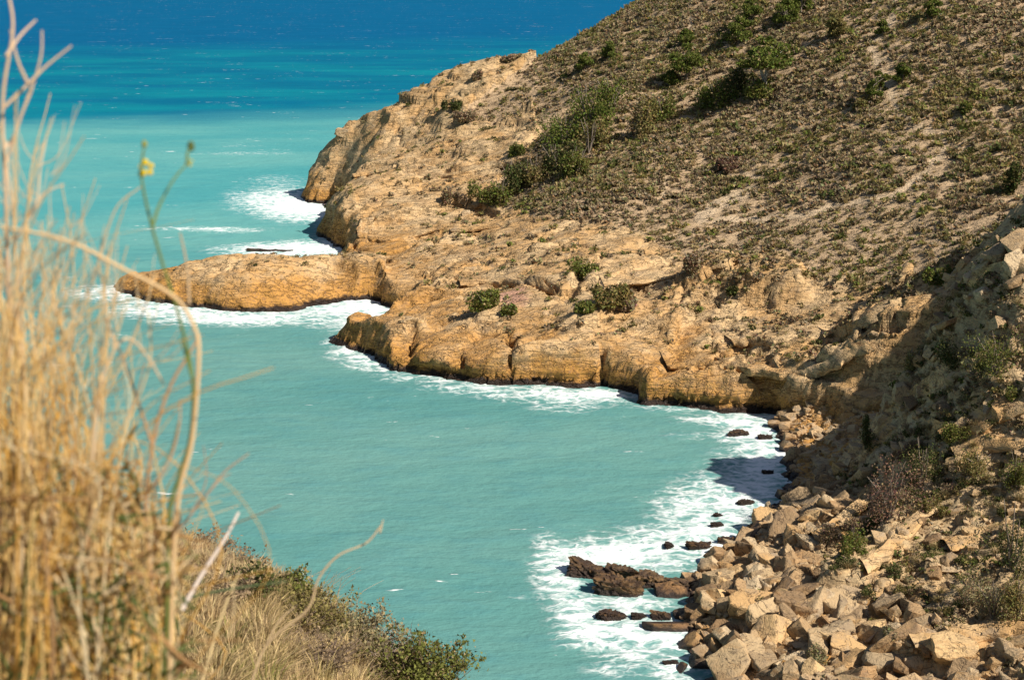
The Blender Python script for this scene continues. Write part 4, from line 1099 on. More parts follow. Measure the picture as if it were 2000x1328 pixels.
BIG = [(1535, 1045, 105, "slab", "broad grey-brown slab leaning on the rubble above the cove", 0.9, (0.35, -0.45), False, 1.3, 1.3),
       (1312, 1172, 80, "round", "large rounded tan boulder standing in the surf", 0.2, (0.1, 0), False, 1.0, 1.0),
       (1332, 1210, 52, "round", "smaller rounded tan boulder in front of the largest round one", 0.6, (0, 0.1), False, 1.0, 0.9),
       (1405, 1092, 62, "block", "brown block with water shadow at the edge of the surf", 0.3, (0.1, 0.1), False, 1.0, 1.0),
       (1432, 1080, 58, "block", "reddish-brown block behind the shadowed surf block", 0.1, (0, 0.2), False, 1.0, 0.8),
       (1475, 1045, 60, "slab", "wet brown slab next to the shaded surf", 0.5, (0, -0.2), True, 1.0, 1.6),
       (1350, 1265, 66, "block", "smooth brown boulder tilted over the foaming edge", -0.3, (0.1, -0.6), False, 0.9, 0.9),
       (1372, 1300, 84, "block", "brown wedge boulder at the surf edge near the bottom", 0.2, (0.1, -0.5), False, 0.9, 0.8),
       (1430, 1310, 108, "block", "big dark fluted block at the bottom edge", 0.5, (0.15, -0.3), False, 1.0, 0.9),
       (1500, 1245, 118, "slab", "large grey slab tilted up to the right", 0.75, (0.15, -0.75), False, 0.95, 1.2),
       (1462, 1200, 68, "block", "squared pale block left of the grey tilted slab", 0.05, (0.05, 0.1), False, 0.8, 0.8),
       (1415, 1192, 60, "block", "upright tan block with rusty stain beside the round boulders", 1.2, (0, 0.25), False, 0.8, 1.5),
       (1468, 1155, 125, "long", "long pale slab running up the rubble", 0.7, (0, -0.32), False, 1.2, 0.8),
       (1492, 1120, 110, "long", "second long slab lying parallel above the pale one", 0.75, (0.1, -0.35), False, 1.3, 0.8),
       (1548, 1105, 52, "block", "angular block under the broad grey-brown slab", 0.4, (0.2, 0.1), False, 1.0, 0.9),
       (1562, 1170, 56, "slab", "flat tan stone in the middle of the rubble", 0.2, (0.2, 0), False, 1.0, 1.3),
       (1600, 1250, 66, "block", "reddish tan block in the lower rubble", 0.3, (0.1, 0.1), False, 0.9, 0.8),
       (1655, 1225, 62, "slab", "pointed grey rock at the rubble centre", 0.9, (0.5, 0.3), False, 1.0, 2.0),
       (1640, 1275, 64, "slab", "flat brown stone near the bottom of the rubble", 0.1, (0.1, 0.15), False, 0.8, 1.1),
       (1655, 1308, 86, "slab", "broad pale slab at the bottom edge", 0.2, (0.1, -0.15), False, 0.9, 1.2),
       (1730, 1296, 110, "slab", "wide smooth grey slab at the bottom of the slope", 0.6, (0.1, -0.35), False, 1.2, 0.9),
       (1555, 1322, 90, "block", "rounded pale block cut by the bottom edge", 0.2, (0.1, 0), False, 0.9, 0.7),
       (1490, 1300, 76, "block", "ochre split block right of the dark fluted block", 0.6, (0.1, 0.3), False, 0.9, 0.8),
       (1860, 1290, 125, "block", "massive rough pale outcrop block at the lower right", 0.3, (0, 0.1), False, 0.9, 0.85),
       (1945, 1302, 46, "block", "small cubic tan block right of the outcrop block", 0.2, (0, 0), False, 1.0, 1.0),
       (1985, 1285, 60, "block", "tan block against the lower right edge", 0.5, (0.1, 0.1), False, 1.0, 1.0),
       (1695, 1258, 58, "long", "narrow stone lying across the rubble like a log", 0.6, (0, -0.2), False, 1.0, 1.0),
       (1752, 1200, 46, "slab", "upright pale stone with shaded left face", 1.2, (0.9, 0.3), False, 1.0, 1.6),
       (1765, 775, 72, "block", "pale cliff-edge block beside the shaded gully", 0.3, (0, 0.2), False, 0.9, 1.1),
       (1782, 792, 44, "block", "bright knobbly rock below the cliff-edge block", 0.4, (0.2, 0), False, 1.0, 0.9),
       (1848, 815, 46, "block", "tan block above the purple-brown shrub", 0.1, (0.1, 0.2), False, 1.0, 0.8),
       (1882, 838, 50, "block", "fractured orange rock beside the tan block", 0.8, (0.3, 0.2), False, 0.8, 1.0),
       (1965, 815, 90, "slab", "flat pale ledge stone near the right edge", 0.3, (0.1, -0.25), False, 0.8, 1.2),
       (1690, 935, 58, "block", "pale crumbly rock left of the russet bush", 0.3, (0, 0), False, 0.9, 0.9),
       (1650, 1000, 84, "block", "rough pale outcrop above the broad leaning slab", 0.2, (0.1, 0.1), False, 0.8, 0.7),
       (1820, 1065, 50, "slab", "orange-brown flat rock on the near slope", 0.3, (0.1, -0.3), False, 0.9, 1.4),
       (1985, 478, 70, "block", "topmost block of the crag at the right edge", 0.5, (0.1, -0.3), False, 0.9, 0.7),
       (1950, 500, 74, "slab", "layered crag slab jutting left at the right edge", 0.6, (0.2, -0.35), False, 0.9, 1.3),
       (1925, 525, 66, "slab", "dark overhanging slab left of the crag", 0.6, (0.2, -0.6), False, 0.9, 1.4),
       (1985, 525, 80, "slab", "ochre middle bed of the crag at the right edge", 0.4, (0.1, -0.25), False, 0.8, 1.5),
       (1985, 560, 70, "slab", "yellowish ledge rock under the crag", 0.2, (0, -0.2), False, 0.8, 1.2),
       (1900, 550, 50, "block", "small broken block at the foot of the crag", 0.2, (0.2, -0.2), False, 0.8, 0.9),
       (1820, 598, 70, "slab", "pale slab on the crest at the gully head", 0.1, (0, -0.2), False, 0.7, 1.5)]
for i, (a, b, w, kd, l, rz, tl, wet, asp, hs_) in enumerate(BIG): boulder(a, b, w, kd, l, rz, tl, wet, asp=asp, hs=hs_, var=i % 7, sink=0.42 if b < 900 else 0.35)
for i, (a, b, w) in enumerate([(1868, 566, 34), (1846, 600, 40), (1832, 628, 34), (1822, 655, 44), (1812, 684, 34), (1796, 712, 40), (1776, 736, 46), (1752, 752, 40), (1736, 790, 44)]):
    boulder(a, b + 8, w, ("block", "slab", "block")[i % 3], f"{('topmost', 'second', 'third', 'fourth', 'fifth', 'sixth', 'seventh', 'eighth', 'lowest')[i]} pale stone down the gully rim", 0.4 * i, (0.2, -0.3), asp=0.8, hs=1.2, var=(i * 2) % 7, sink=0.3)
SURF = [(1155, 1122, 104, "jag", "dark wet rock at the seaward end of the reef", -0.5, (0, 0.25), 0.8, 0.55),
        (1212, 1128, 90, "jag", "dark fluted rock in the middle of the reef", -0.5, (0.1, 0.1), 0.6, 0.75),
        (1268, 1140, 84, "jag", "dark square reef rock beside the round boulder", -0.1, (0.05, 0.0), 0.8, 0.9),
        (1340, 1150, 100, "jag", "knobbly brown reef rock behind the round boulder", 0.2, (0, 0), 0.6, 0.6),
        (1208, 1160, 110, "jag", "low black rock washed by foam on the reef", -0.3, (0.1, 0.05), 0.7, 0.8),
        (1192, 1207, 68, "jag", "isolated dark square rock in the white surf", 0.1, (0, 0.1), 0.8, 0.7),
        (1248, 1207, 38, "jag", "small dark rock between the isolated rock and the flat one", 0.5, (0, 0.2), 0.9, 0.8),
        (1290, 1208, 46, "jag", "small low tan rock at the foot of the round boulders", -0.2, (0, 0.1), 0.7, 1.0),
        (1310, 1228, 125, "long", "long low flat rock awash in the surf", -0.05, (0, 0), 1.0, 0.6),
        (1308, 1068, 30, "jag", "small lone brown rock in the upper surf", 0.5, (0.2, 0.3), 0.9, 0.9),
        (1365, 1072, 60, "jag", "flat low rock awash near the brown block", 0.15, (0, 0), 0.6, 0.7),
        (1425, 1062, 54, "jag", "thin flat rock awash beside the shaded surf", 0.05, (0, 0), 0.5, 0.7),
        (1402, 1010, 24, "jag", "tiny pointed rock farthest up the sunlit surf", 0.4, (0.3, 0.2), 0.9, 1.0),
        (1400, 1028, 30, "jag", "low dark rock below the tiny pointed one", 0.4, (0, 0), 0.8, 0.9),
        (1310, 1298, 36, "jag", "low rock awash near the bottom of the surf", 0.1, (0, 0), 0.7, 0.8),
        (1330, 1308, 42, "long", "small upright tan rock at the bottom surf edge", 1.0, (0, -0.6), 1.2, 1.0),
        (1445, 850, 50, "jag", "low dark rock in the foam at the head of the cove", 0.1, (0, 0), 0.6, 0.7),
        (1500, 925, 28, "jag", "small dark rock in the shaded surf", 0.1, (0, 0), 0.8, 0.7),
        (1495, 858, 34, "jag", "dark rock at the edge of the cove shadow", 0.1, (0, 0), 0.8, 0.7),
        (1455, 985, 40, "jag", "dark low rock on the edge of the shadowed foam", 0.1, (0, 0), 0.7, 0.8),
        (1500, 1020, 44, "jag", "dark block where the surf meets the rubble", 0.3, (0, 0.1), 0.9, 0.8),
        (1520, 1010, 36, "jag", "ochre block at the shore below the shaded beach", 0.7, (0.1, 0.1), 0.9, 0.8),
        (1480, 1060, 60, "jag", "dark overhung block behind the wet slab", 0.3, (0, 0.1), 0.8, 0.8)]
for i, (a, b, w, kd, l, rz, tl, asp, hs_) in enumerate(SURF):
    boulder(a, b, w, kd, l, rz, tl, i not in (7, 8, 21), asp=asp, hs=hs_, z0=0.0, sink=0.3, var=(i * 3) % 7, name="surf_rock", cat="rock")
FARR = [(905, 395, 34, "block", "pale angular block perched beside the dark thicket", 0.3, (0.2, 0.2)), (935, 405, 40, "slab", "pale tilted slab block with a shadow gap under it", 0.5, (0.1, -0.4)),
        (925, 380, 30, "slab", "upper pale block against the thicket", 0.2, (0.1, -0.5)), (668, 262, 34, "block", "knob of rock on the headland tip", 0.2, (0, 0)),
        (910, 418, 26, "block", "small pale block lowest of the perched blocks", 0.2, (0, 0))]
for i, (a, b, w, kd, l, rz, tl) in enumerate(FARR): boulder(a, b, w, kd, l, rz, tl, field=HEAD, sink=0.4, var=i % 7, asp=0.8)
boulder(525, 493, 110, "jag", "thin black reef awash in foam behind the spur", -0.08, (0, 0), True, z0=-0.1, sink=0.45, name="surf_rock", cat="rock", asp=0.22, hs=0.2)

# the rest of the rubble: 225 single stones, then one mass of small stones
def rubble_density(x, y, z, px, py):
    b = np.where(in_poly(px, py, RUBBLE), 1.0, 0.5)
    b = np.where(in_poly(px, py, [(1560, 1190), (1700, 1130), (1800, 1150), (1830, 1220), (1740, 1260)]), 1.0, b)
    b = np.where(in_poly(px, py, [(1500, 815), (1735, 780), (1735, 850), (1640, 920), (1540, 1000), (1530, 900)]), 0.75, b)
    return b * (z > 0.0) * (coast_d(x, y) > -0.6) * (px < 2060) * (py < 1380) * (0.4 + sstep(-0.3, 0.3, fbm(x / 3, y / 3, octaves=2)))
bx, by, bz, bpx, bqy, bdp = scatter(NEAR, 8, 40, 62, 134, 22000, rubble_density)
bs = (0.09 + 0.20 * rng.random(len(bx)) ** 1.5 + 0.80 * rng.random(len(bx)) ** 10) * np.where(in_poly(bpx, bqy, RUBBLE), 1.15, 0.75)
vis = (bpx < 2000) & (bqy < 1328)
order = np.argsort(-np.where(vis, bs / bdp, 0))
kinds = ["block", "slab", "block", "long", "slab"]
for i in order[:225]:
    kd = kinds[rng.integers(0, 5)]
    shade = in_poly(bpx[i], bqy[i], [(1480, 800), (1735, 770), (1735, 850), (1640, 930), (1530, 1005)])
    o = bpy.data.objects.new("boulder", ROCKV[kd][rng.integers(4, 7)][0])
    o.location = (bx[i], by[i], bz[i] + 0.08 * bs[i]); s_ = bs[i] * (1.25 if kd != "block" else 1.0)
    o.scale = (s_, s_ * rng.uniform(0.7, 1.1), s_ * rng.uniform(0.8, 1.3)); o.rotation_euler = (rng.normal() * 0.4, rng.normal() * 0.4, rng.random() * 6.28)
    o.color = TINTS[rng.integers(0, len(TINTS))]
    link(o)
    w = {"block": "angular tan block", "slab": "flat tan stone", "long": "narrow tan stone"}[kd]
    tag(o, w, "boulder", "loose stones on the shaded beach" if shade else "loose stones on the near slope" if bpx[i] > 1720 else "loose stones in the rubble")
    PENDING.append((o, w, bpx[i], bqy[i]))
# a repeat is told from its like by the named thing it stands next to
LM = [l for l in LM if len(l[2].split()) <= 9]
lmx, lmy = np.array([l[0] for l in LM]), np.array([l[1] for l in LM])
GRP = {}
for o, w, x, y in PENDING:
    k = int(np.argmin(np.hypot(lmx - x, lmy - y))); dx, dy = x - lmx[k], y - lmy[k]
    side = ("left of" if dx < 0 else "right of") if abs(dx) > abs(dy) else ("above" if dy < 0 else "below")
    far = "well " if math.hypot(dx, dy) > 70 else ""
    sz = "large " if max(o.scale) > 0.62 and len(f"{w} {far}{side} the {LM[k][2]}".split()) < 16 else ""
    o["label"] = f"{sz}{w} {far}{side} the {LM[k][2]}"
    o["group"] = GRP.setdefault(o["label"], o["group"])
low = [rock_shape(5000 + i, kinds[i % 5], 0) for i in range(10)]
ids = order[225:]
VV, FF, off = [], [], 0
for k in range(10):
    sub = ids[k::10]; V, F = low[k]
    n = len(sub)
    a = rng.random(n) * 6.283; ca, sa = np.cos(a)[:, None], np.sin(a)[:, None]
    tl = rng.normal(size=(n, 1)) * 0.4
    s_ = bs[sub][:, None]
    vx = V[None, :, 0] * np.cos(tl) - V[None, :, 2] * np.sin(tl); vz = V[None, :, 0] * np.sin(tl) + V[None, :, 2] * np.cos(tl)
    P = np.stack([(vx * ca - V[None, :, 1] * sa) * s_ + bx[sub][:, None], (vx * sa + V[None, :, 1] * ca) * s_ + by[sub][:, None], vz * s_ + bz[sub][:, None]], -1)
    VV.append(P.reshape(-1, 3)); FF.append((F[None] + (np.arange(n) * len(V))[:, None, None] + off).reshape(-1, 3)); off += n * len(V)
o = mobj("rubble", np_mesh("rubble", np.concatenate(VV), np.concatenate(FF), MAT_ROCK, False))
tag(o, "small broken limestone stones between the boulders of the near shore", "rubble", kind="stuff")
print("rubble", len(bx), "tris", sum(len(f) for f in FF))

# ------------------------------------------------------------------ foreground: bank plants (10-20 m away)
MAT_STEM = plant_material("stem")
def pt(px, py, Y):
    x, z = at_y(px, py, Y); return np.array([float(x), Y, float(z)])
fx = rng.uniform(-6.5, 1.6, 9000); fy = rng.uniform(7.5, 19, 9000); fz = FORE.at(fx, fy)
fpx, fpy, fdp = project(fx, fy, fz)
bare = np.exp(-(((fpx - 430) / 45) ** 2 + ((fpy - 1085) / 22) ** 2))
cl = fbm(fx / 1.2, fy / 1.2, octaves=3)
keep = (fpx > 150) & (fpx < 1150) & (fpy < 1560) & (rng.random(9000) > bare * 1.3) & (rng.random(9000) < 0.26 + 0.34 * sstep(-0.2, 0.3, cl))
fx, fy, fz, fpx, fpy = fx[keep], fy[keep], fz[keep], fpx[keep], fpy[keep]
VV, FF, TT, off = [], [], [], 0
GR = [tussock(7000 + i, 90, 0.010, *c) for i, c in enumerate([("straw", "grey_green"), ("straw", "olive"), ("brown", "straw"), ("olive", "straw"), ("straw", "brown"), ("green", "olive")])]
for i in range(len(fx)):
    tone = fbm(np.array(fx[i] / 2.5), np.array(fy[i] / 2.5), octaves=2) + 0.35 * rng.normal()
    k = 2 if tone < -0.35 else (0 if tone < -0.05 else (4 if tone < 0.2 else (1 if tone < 0.35 else (3 if tone < 0.65 else 5))))
    V, F, T = GR[k]
    s_ = rng.uniform(0.18, 0.36); a = rng.random() * 6.28
    M = np.array([[math.cos(a), -math.sin(a), 0], [math.sin(a), math.cos(a), 0], [0, 0, rng.uniform(0.75, 1.15)]])
    VV.append(V @ M.T * s_ + (fx[i], fy[i], fz[i] - 0.02)); FF.append(F + off); off += len(V); TT.append(np.minimum(T * rng.uniform(0.95, 1.45), 0.75))
o = mobj("bank_grass", np_mesh("bank_grass", np.concatenate(VV), np.concatenate(FF), MAT_PLANT, False, {"tint": np.concatenate(TT)}))
tag(o, "dry grass and low growth covering the foreground bank", "grass", kind="stuff")
print("bank tufts", len(fx), "tris", sum(len(f) for f in FF))

def twiggy_shrub(px, py, Y, R, H, label, seed, col, nleaf, leaf, ntwig, name="shrub", twig_col=(0.30, 0.23, 0.18), needle=True):
    """branching twigs with small leaves along their outer halves"""
    r = np.random.default_rng(seed)
    p = FORE.hit(px, py, 3, 40, 0.03)
    if p is None:
        q = pt(px, py, Y); p = (q[0], Y, float(FORE.at(q[0], Y)))
    root = empty(name, (p[0], p[1], p[2] - 0.03), 0)
    parts, tips = [], []
    for k in range(ntwig):
        a = r.random() * 6.283; e = np.sqrt(r.random())
        end = np.array([math.cos(a) * R * e, math.sin(a) * R * e, H * (0.45 + 0.55 * math.sqrt(max(0, 1 - 0.75 * e * e))) * r.uniform(0.8, 1.08)])
        mid = end * (0.45, 0.45, 0.5) + r.normal(size=3) * 0.06 * R
        l = spline([(r.normal() * 0.02, r.normal() * 0.02, 0), mid, end], 4)
        parts.append(tube(l, np.linspace(0.007, 0.002, len(l)) * (0.6 + R), 4))
        tips.append(l)
        for _ in range(3):
            b = l[r.integers(3, len(l))]; e2 = b + r.normal(size=3) * (0.16, 0.16, 0.12) * R + (0, 0, 0.1 * H)
            l2 = np.array([b, (b + e2) / 2 + r.normal(size=3) * 0.02, e2]); parts.append(tube(l2, (0.003, 0.002, 0.001), 3)); tips.append(l2)
    parts = [(v, np.vstack([f[:, [0, 1, 2]], f[:, [0, 2, 3]]])) for v, f in parts]
    tv, tf = merge(parts)
    mobj("stem", np_mesh("stem", tv, tf, MAT_STEM, True, {"tint": np.tile(np.array(twig_col), (len(tv), 1))}), root)
    if nleaf:
        w = r.integers(0, len(tips), nleaf); f = 0.45 + 0.6 * r.random(nleaf)
        C = np.array([tips[a][0] + (tips[a][-1] - tips[a][0]) * b for a, b in zip(w, f)]) + r.normal(size=(nleaf, 3)) * 0.028
        C[:, 2] = np.maximum(C[:, 2], 0.02)
        V, F = leaf_tris(C, leaf, r, 0.6)
        t = np.array(PAL[col]) * (0.6 + 0.9 * r.random((nleaf, 1)))
        t[r.random(nleaf) < 0.1] = np.array(PAL["straw"]) * 0.7
        mobj("foliage", plant_mesh("foliage", V, F, np.repeat(t, 3, 0)), root)
    tag(root, label, "shrub")
FS = [(815, 1268, 12.5, 0.50, 0.62, "glossy green lentisk bush hanging over the edge of the bank", "green", 7000, 0.024, 60),
      (770, 1235, 13, 0.25, 0.34, "small green sprig bush left of the glossy green bush", "green", 1200, 0.028, 20),
      (890, 1345, 12.3, 0.36, 0.42, "brown-green bush at the lower right corner of the bank", "olive", 3600, 0.022, 40),
      (690, 1240, 13, 0.5, 0.30, "wide grey-green heath bush on the bank crest", "grey_green", 5000, 0.022, 50),
      (590, 1230, 13, 0.42, 0.26, "olive bush with dark gaps left of the heath bush", "olive", 3000, 0.022, 40),
      (745, 1320, 11.5, 0.45, 0.35, "tangle of bare pinkish twigs in front of the glossy bush", "brown", 500, 0.022, 110),
      (620, 1320, 11, 0.40, 0.32, "bare brown twig tangle at the bottom of the bank", "brown", 700, 0.022, 90),
      (545, 1110, 14.5, 0.16, 0.26, "small dark green bush on the bank skyline", "dark_green", 1300, 0.026, 22),
      (480, 1075, 15, 0.25, 0.24, "brown thorny bush on the bank skyline", "brown", 600, 0.024, 60),
      (455, 1100, 14.5, 0.30, 0.25, "dark hollowed bush beside the bare earth patch", "brown", 700, 0.024, 60),
      (480, 1170, 13, 0.30, 0.26, "dark green clump below the bare earth patch", "dark_green", 1500, 0.026, 26),
      (420, 1180, 12.5, 0.34, 0.25, "mauve-grey heath clump left of the dark clump", "brown", 1500, 0.024, 50),
      (400, 1060, 15.5, 0.35, 0.3, "brown brush behind the tall dry stalks", "brown", 900, 0.024, 60),
      (560, 1175, 13.5, 0.25, 0.25, "green spiky clump in the middle of the bank", "green", 1500, 0.026, 24)]
for i, (a, b, Y, R, H, l, c, n, lf, tw) in enumerate(FS):
    twiggy_shrub(a, b, Y, R, H, l, 8000 + i, c, n, lf, tw, twig_col=(0.42, 0.33, 0.28) if i == 5 else (0.26, 0.19, 0.14))
# pale feathery grass at the skyline
parts = []
r = np.random.default_rng(5)
p0 = (-1.75, 13.9, float(FORE.at(-1.75, 13.9)))
root = empty("feather_grass", (p0[0], p0[1], p0[2]))
for k in range(26):
    a = r.normal() * 0.5; L = r.uniform(0.25, 0.55)
    b = np.array([r.normal() * 0.13, r.normal() * 0.1, 0])
    l = spline([b, b + (0.10 * L, 0, 0.6 * L), b + (0.45 * L * (1 + a), 0.1 * a, 0.95 * L)], 5)
    v, f = tube(l, np.linspace(0.004, 0.0015, len(l)), 3); parts.append((v, f))
tv, tf = merge(parts)
mobj("blade", np_mesh("blade", tv, tf, MAT_STEM, True, {"tint": np.tile(np.array((0.62, 0.52, 0.38)), (len(tv), 1))}), root)
tag(root, "pale feathery grass tuft bending at the bank skyline", "grass")

# ------------------------------------------------------------------ foreground: dry grass within arm's reach
def strand(pix, Y0, Y1, rad0, rad1, k=6, n=5):
    """a stalk through photograph points, standing between distances Y0 (foot) and Y1 (tip)"""
    P = [pt(a, b, Y0 + (Y1 - Y0) * i / (len(pix) - 1)) for i, (a, b) in enumerate(pix)]
    l = spline(P, k)
    return tube(l, np.linspace(rad0, rad1, len(l)), n)
def stalk_object(name, pix_list, label, cat, col, Y=1.7, rad=0.0022, part="stem"):
    root = empty(name, tuple(pt(*pix_list[0][0], Y)))
    off = np.array(root.location)
    for i, pix in enumerate(pix_list):
        v, f = strand(pix, Y, Y + 0.05, rad * (1 if i == 0 else 0.7), rad * (0.55 if i == 0 else 0.35), 6, 6)
        mobj(part if i == 0 else "branch", np_mesh(part, v - off, f, MAT_STEM, True, {"tint": np.tile(np.array(col), (len(v), 1)) * rng.uniform(0.9, 1.1)}), root)
    tag(root, label, cat)
    return root
STRAW = (0.62, 0.42, 0.21)
PALE = (0.66, 0.50, 0.32)
stalk_object("dry_stalk", [[(330, 1340), (345, 1000), (375, 860), (388, 700), (380, 640), (340, 580), (240, 525), (130, 470), (0, 442)]],
             "long straw stalk arching over to the left across the sea", "stalk", (0.70, 0.50, 0.27), 1.55, 0.0027)
stalk_object("dry_stalk", [[(20, 700), (12, 400), (5, 200), (25, 60), (15, -20)], [(10, 330), (40, 230), (60, 180), (80, 110), (82, 60)], [(8, 210), (55, 165), (90, 130), (140, 90)],
                           [(55, 165), (35, 120), (20, 60)], [(12, 110), (40, 70), (70, 40)], [(10, 290), (30, 260), (60, 170)]],
             "branching dry stalk reaching the top left corner", "stalk", (0.64, 0.46, 0.30), 1.75, 0.0028)
stalk_object("dry_stalk", [[(60, 900), (40, 650), (25, 420), (5, 260)], [(35, 560), (55, 430), (85, 380), (125, 360)], [(30, 470), (70, 400), (78, 330), (90, 270)], [(45, 700), (20, 560), (0, 480)]],
             "branched dry stalk at the left edge below the tallest one", "stalk", PALE, 1.7, 0.0025)
stalk_object("dry_stalk", [[(300, 1180), (285, 1000), (300, 860), (330, 760), (370, 690), (390, 655)], [(298, 870), (275, 800), (240, 700), (205, 620)], [(290, 960), (330, 900), (350, 830), (352, 780)]],
             "brownish forked stalk beside the green flower stem", "stalk", (0.50, 0.30, 0.15), 1.65, 0.0024)
stalk_object("dry_stalk", [[(180, 900), (195, 760), (225, 680), (255, 662), (290, 700), (320, 750)], [(225, 680), (215, 640), (200, 560)]],
             "bent pale stalk drooping over the turquoise water", "stalk", PALE, 1.6, 0.0020)
stalk_object("dry_stalk", [[(150, 640), (190, 520), (225, 410), (275, 365)], [(190, 520), (205, 440)]],
             "thin faint stalk leaning towards the yellow flower", "stalk", (0.52, 0.42, 0.26), 1.8, 0.0016)
stalk_object("dry_stalk", [[(370, 595), (365, 520), (352, 455)]], "short faint twig end right of the flower stem", "stalk", (0.45, 0.33, 0.2), 1.8, 0.0018)
stalk_object("dry_twig", [[(480, 1370), (520, 1260), (600, 1190), (622, 1130), (660, 1085), (715, 1060), (745, 1025)], [(500, 1300), (540, 1220), (580, 1180)], [(742, 1040), (748, 1015)]],
             "thin curved twig sticking out over the water from the bank", "twig", (0.66, 0.50, 0.30), 2.4, 0.0022)
stalk_object("dry_twig", [[(355, 1190), (395, 1120), (440, 1050), (466, 1000)]], "straight silvery dead blade leaning right before the bank", "twig", (0.72, 0.63, 0.56), 2.0, 0.0034)
stalk_object("dry_twig", [[(330, 1060), (400, 970), (440, 920), (487, 885)], [(400, 970), (432, 935), (450, 925)], [(370, 1010), (402, 940), (398, 870)]],
             "dull forked twig right of the dry clump", "twig", (0.36, 0.28, 0.2), 1.9, 0.0018)
stalk_object("dry_twig", [[(390, 1345), (430, 1210), (465, 1120)]], "short straw blade in front of the bank", "twig", (0.66, 0.52, 0.28), 2.2, 0.0026)
stalk_object("dry_twig", [[(350, 1170), (450, 1150), (560, 1135)]], "dark green stem lying across the bank view", "twig", (0.08, 0.11, 0.05), 2.2, 0.0026)

# the flowering plant
GREEN = (0.16, 0.21, 0.05)
Yf = 1.6
root = stalk_object("flower_plant", [[(325, 1340), (330, 1020), (350, 930), (372, 850), (376, 740), (350, 620), (322, 530), (296, 440), (280, 370), (276, 335)],
                                     [(297, 445), (312, 400), (340, 350), (366, 320)], [(276, 335), (278, 310), (282, 285)], [(366, 320), (366, 300), (373, 288)], [(376, 740), (362, 690), (352, 660)]],
                    "green stem with a yellow flower and buds standing before the sea", "flower", GREEN, Yf, 0.0023)
off = np.array(root.location)
def petals(px, py, R, n, col, name, elong=1.0):
    c = pt(px, py, Yf + 0.05) - off
    V, F = [], []
    D, IF = icosphere(2)
    parts = []
    for k in range(n):
        a = k / n * 6.283 + 0.4
        d = np.array([math.cos(a), -0.35, math.sin(a)])
        s = D * np.array([R * 0.40, R * 0.10, R * 0.40]) * (1, 1, elong) * (1 + 0.25 * math.sin(k * 2.3))
        parts.append((s + c + d * R * 0.75, IF))
    v, f = merge(parts)
    mobj(name, np_mesh(name, v, f, MAT_STEM, True, {"tint": np.tile(np.array(col), (len(v), 1))}), root)
petals(286, 328, 0.0075, 5, (0.85, 0.62, 0.02), "flower")
petals(369, 317, 0.0040, 4, (0.62, 0.55, 0.05), "flower")
def bud(px, py, R, col):
    D, IF = icosphere(2)
    v = D * (R, R, R * 1.5) + pt(px, py, Yf + 0.05) - off
    mobj("bud", np_mesh("bud", v, IF, MAT_STEM, True, {"tint": np.tile(np.array(col), (len(v), 1))}), root)
bud(282, 282, 0.0028, (0.30, 0.30, 0.06)); bud(373, 286, 0.0038, (0.10, 0.13, 0.04)); bud(276, 340, 0.0030, (0.12, 0.16, 0.05))

# the thick clump of dry grass on the left
r = np.random.default_rng(77)
parts, tints = [], []
def top_line(px):                  # how high the clump stands, read along the photograph's left side
    return np.interp(px, [-120, 0, 60, 110, 170, 230, 290, 340, 380], [400, 470, 590, 660, 700, 780, 870, 960, 1100])
for k in range(390):
    bxp = r.uniform(-160, 325) if r.random() < 0.7 else r.uniform(-160, 180); Y = r.uniform(1.45, 2.3)
    h = top_line(bxp) + abs(r.normal()) * 190 - 30
    lean = r.normal() * 75 + 5; bow = r.normal() * 60
    p = [(bxp - lean * 0.2, 1500), (bxp + bow * 0.6 + r.normal() * 14, 1500 - (1500 - h) * 0.33), (bxp + lean * 0.35 + bow + r.normal() * 22, 1500 - (1500 - h) * 0.62),
         (bxp + lean * 0.8 + bow * 0.4 + r.normal() * 26, h + (1500 - h) * 0.12), (bxp + lean * 1.5 + r.normal() * 60, h + r.normal() * 28)]
    w = r.uniform(0.0007, 0.0019)
    v, f = strand(p, Y, Y + r.normal() * 0.06, w, w * 0.4, 4, 3)
    q = r.random()
    c = np.array((0.86, 0.60, 0.23)) if q < 0.42 else np.array((0.82, 0.47, 0.11)) if q < 0.74 else np.array((0.50, 0.30, 0.14)) if q < 0.80 else np.array((0.88, 0.72, 0.44)) if q < 0.93 else np.array((0.20, 0.23, 0.07))
    parts.append((v, f)); tints.append(np.tile(c * r.uniform(0.8, 1.1), (len(v), 1)))
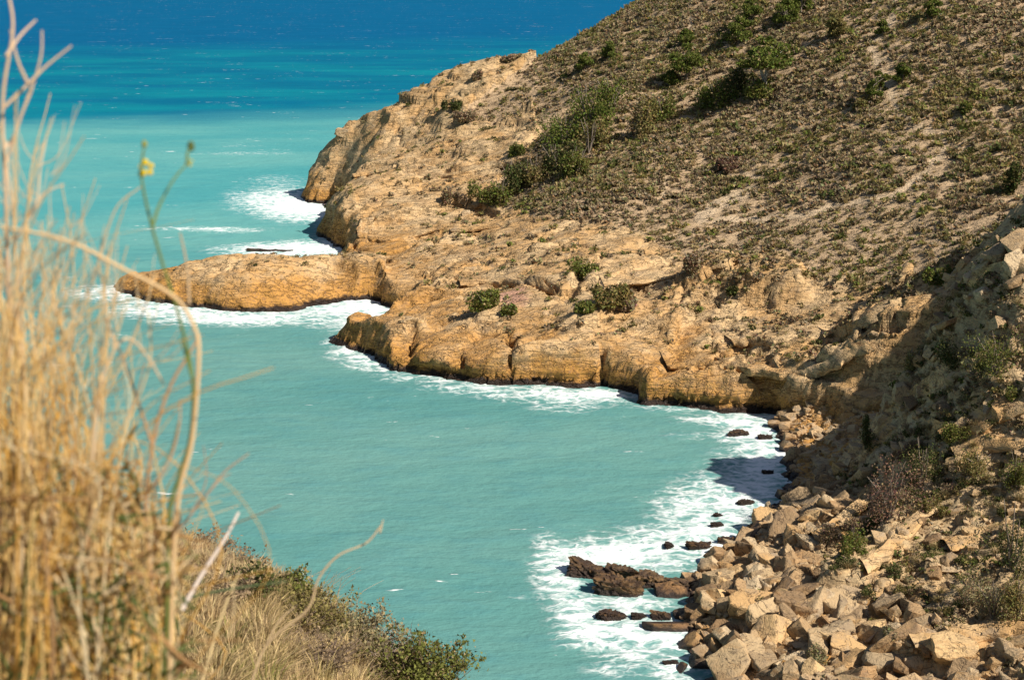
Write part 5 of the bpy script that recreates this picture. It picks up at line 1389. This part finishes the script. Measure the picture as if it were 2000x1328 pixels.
for k in range(60):                # a few stems that stand above the rest
    bxp = r.uniform(-60, 210); h = r.uniform(60, 620) if bxp < 60 else r.uniform(330, 700); Y = r.uniform(1.5, 2.2); lean = r.normal() * 55 + 20
    p = [(bxp - 10, 1200), (bxp + r.normal() * 18, 1200 - (1200 - h) * 0.45), (bxp + lean * 0.5 + r.normal() * 18, h + (1200 - h) * 0.2), (bxp + lean * 1.3, h)]
    v, f = strand(p, Y, Y + 0.03, 0.0015, 0.0006, 5, 4)
    parts.append((v, f)); tints.append(np.tile(np.array((0.82, 0.60, 0.30)) * r.uniform(0.8, 1.1), (len(v), 1)))
    for _ in range(r.integers(1, 4)):
        a0 = p[2][0] + (p[3][0] - p[2][0]) * 0.4, p[2][1] + (p[3][1] - p[2][1]) * r.uniform(-0.3, 0.6); d_ = r.normal() * 50
        v, f = strand([a0, (a0[0] + d_ * 0.5, a0[1] - 25), (a0[0] + d_, a0[1] - 70 - abs(r.normal()) * 30)], Y + 0.02, Y + 0.03, 0.0009, 0.0004, 4, 3)
        parts.append((v, f)); tints.append(np.tile(np.array((0.80, 0.62, 0.38)), (len(v), 1)))
for k in range(1700):               # short litter and leaves low in the clump
    bxp = r.uniform(-100, 350); byp = r.uniform(900, 1450); Y = r.uniform(1.5, 2.2)
    if byp < top_line(bxp) + 80: continue
    dx_, dy_ = r.normal() * 50, r.normal() * 45 - 15
    w = r.uniform(0.001, 0.0032)
    v, f = strand([(bxp, byp), (bxp + dx_ * 0.5 + r.normal() * 8, byp + dy_ * 0.6), (bxp + dx_, byp + dy_)], Y, Y + r.normal() * 0.05, w, w * 0.4, 3, 3)
    q = r.random() + (0.5 if byp > 1130 else 0)
    c = np.array((0.58, 0.37, 0.13)) if q < 0.4 else np.array((0.42, 0.24, 0.1)) if q < 0.65 else np.array((0.62, 0.47, 0.27)) if q < 0.85 else np.array((0.13, 0.17, 0.05))
    parts.append((v, f)); tints.append(np.tile(c, (len(v), 1)))
tv, tf = merge(parts)
o = mobj("dry_grass", np_mesh("dry_grass", tv, tf, MAT_STEM, True, {"tint": np.concatenate(tints)}))
tag(o, "thick golden clump of dry grass filling the left foreground", "grass", kind="stuff")
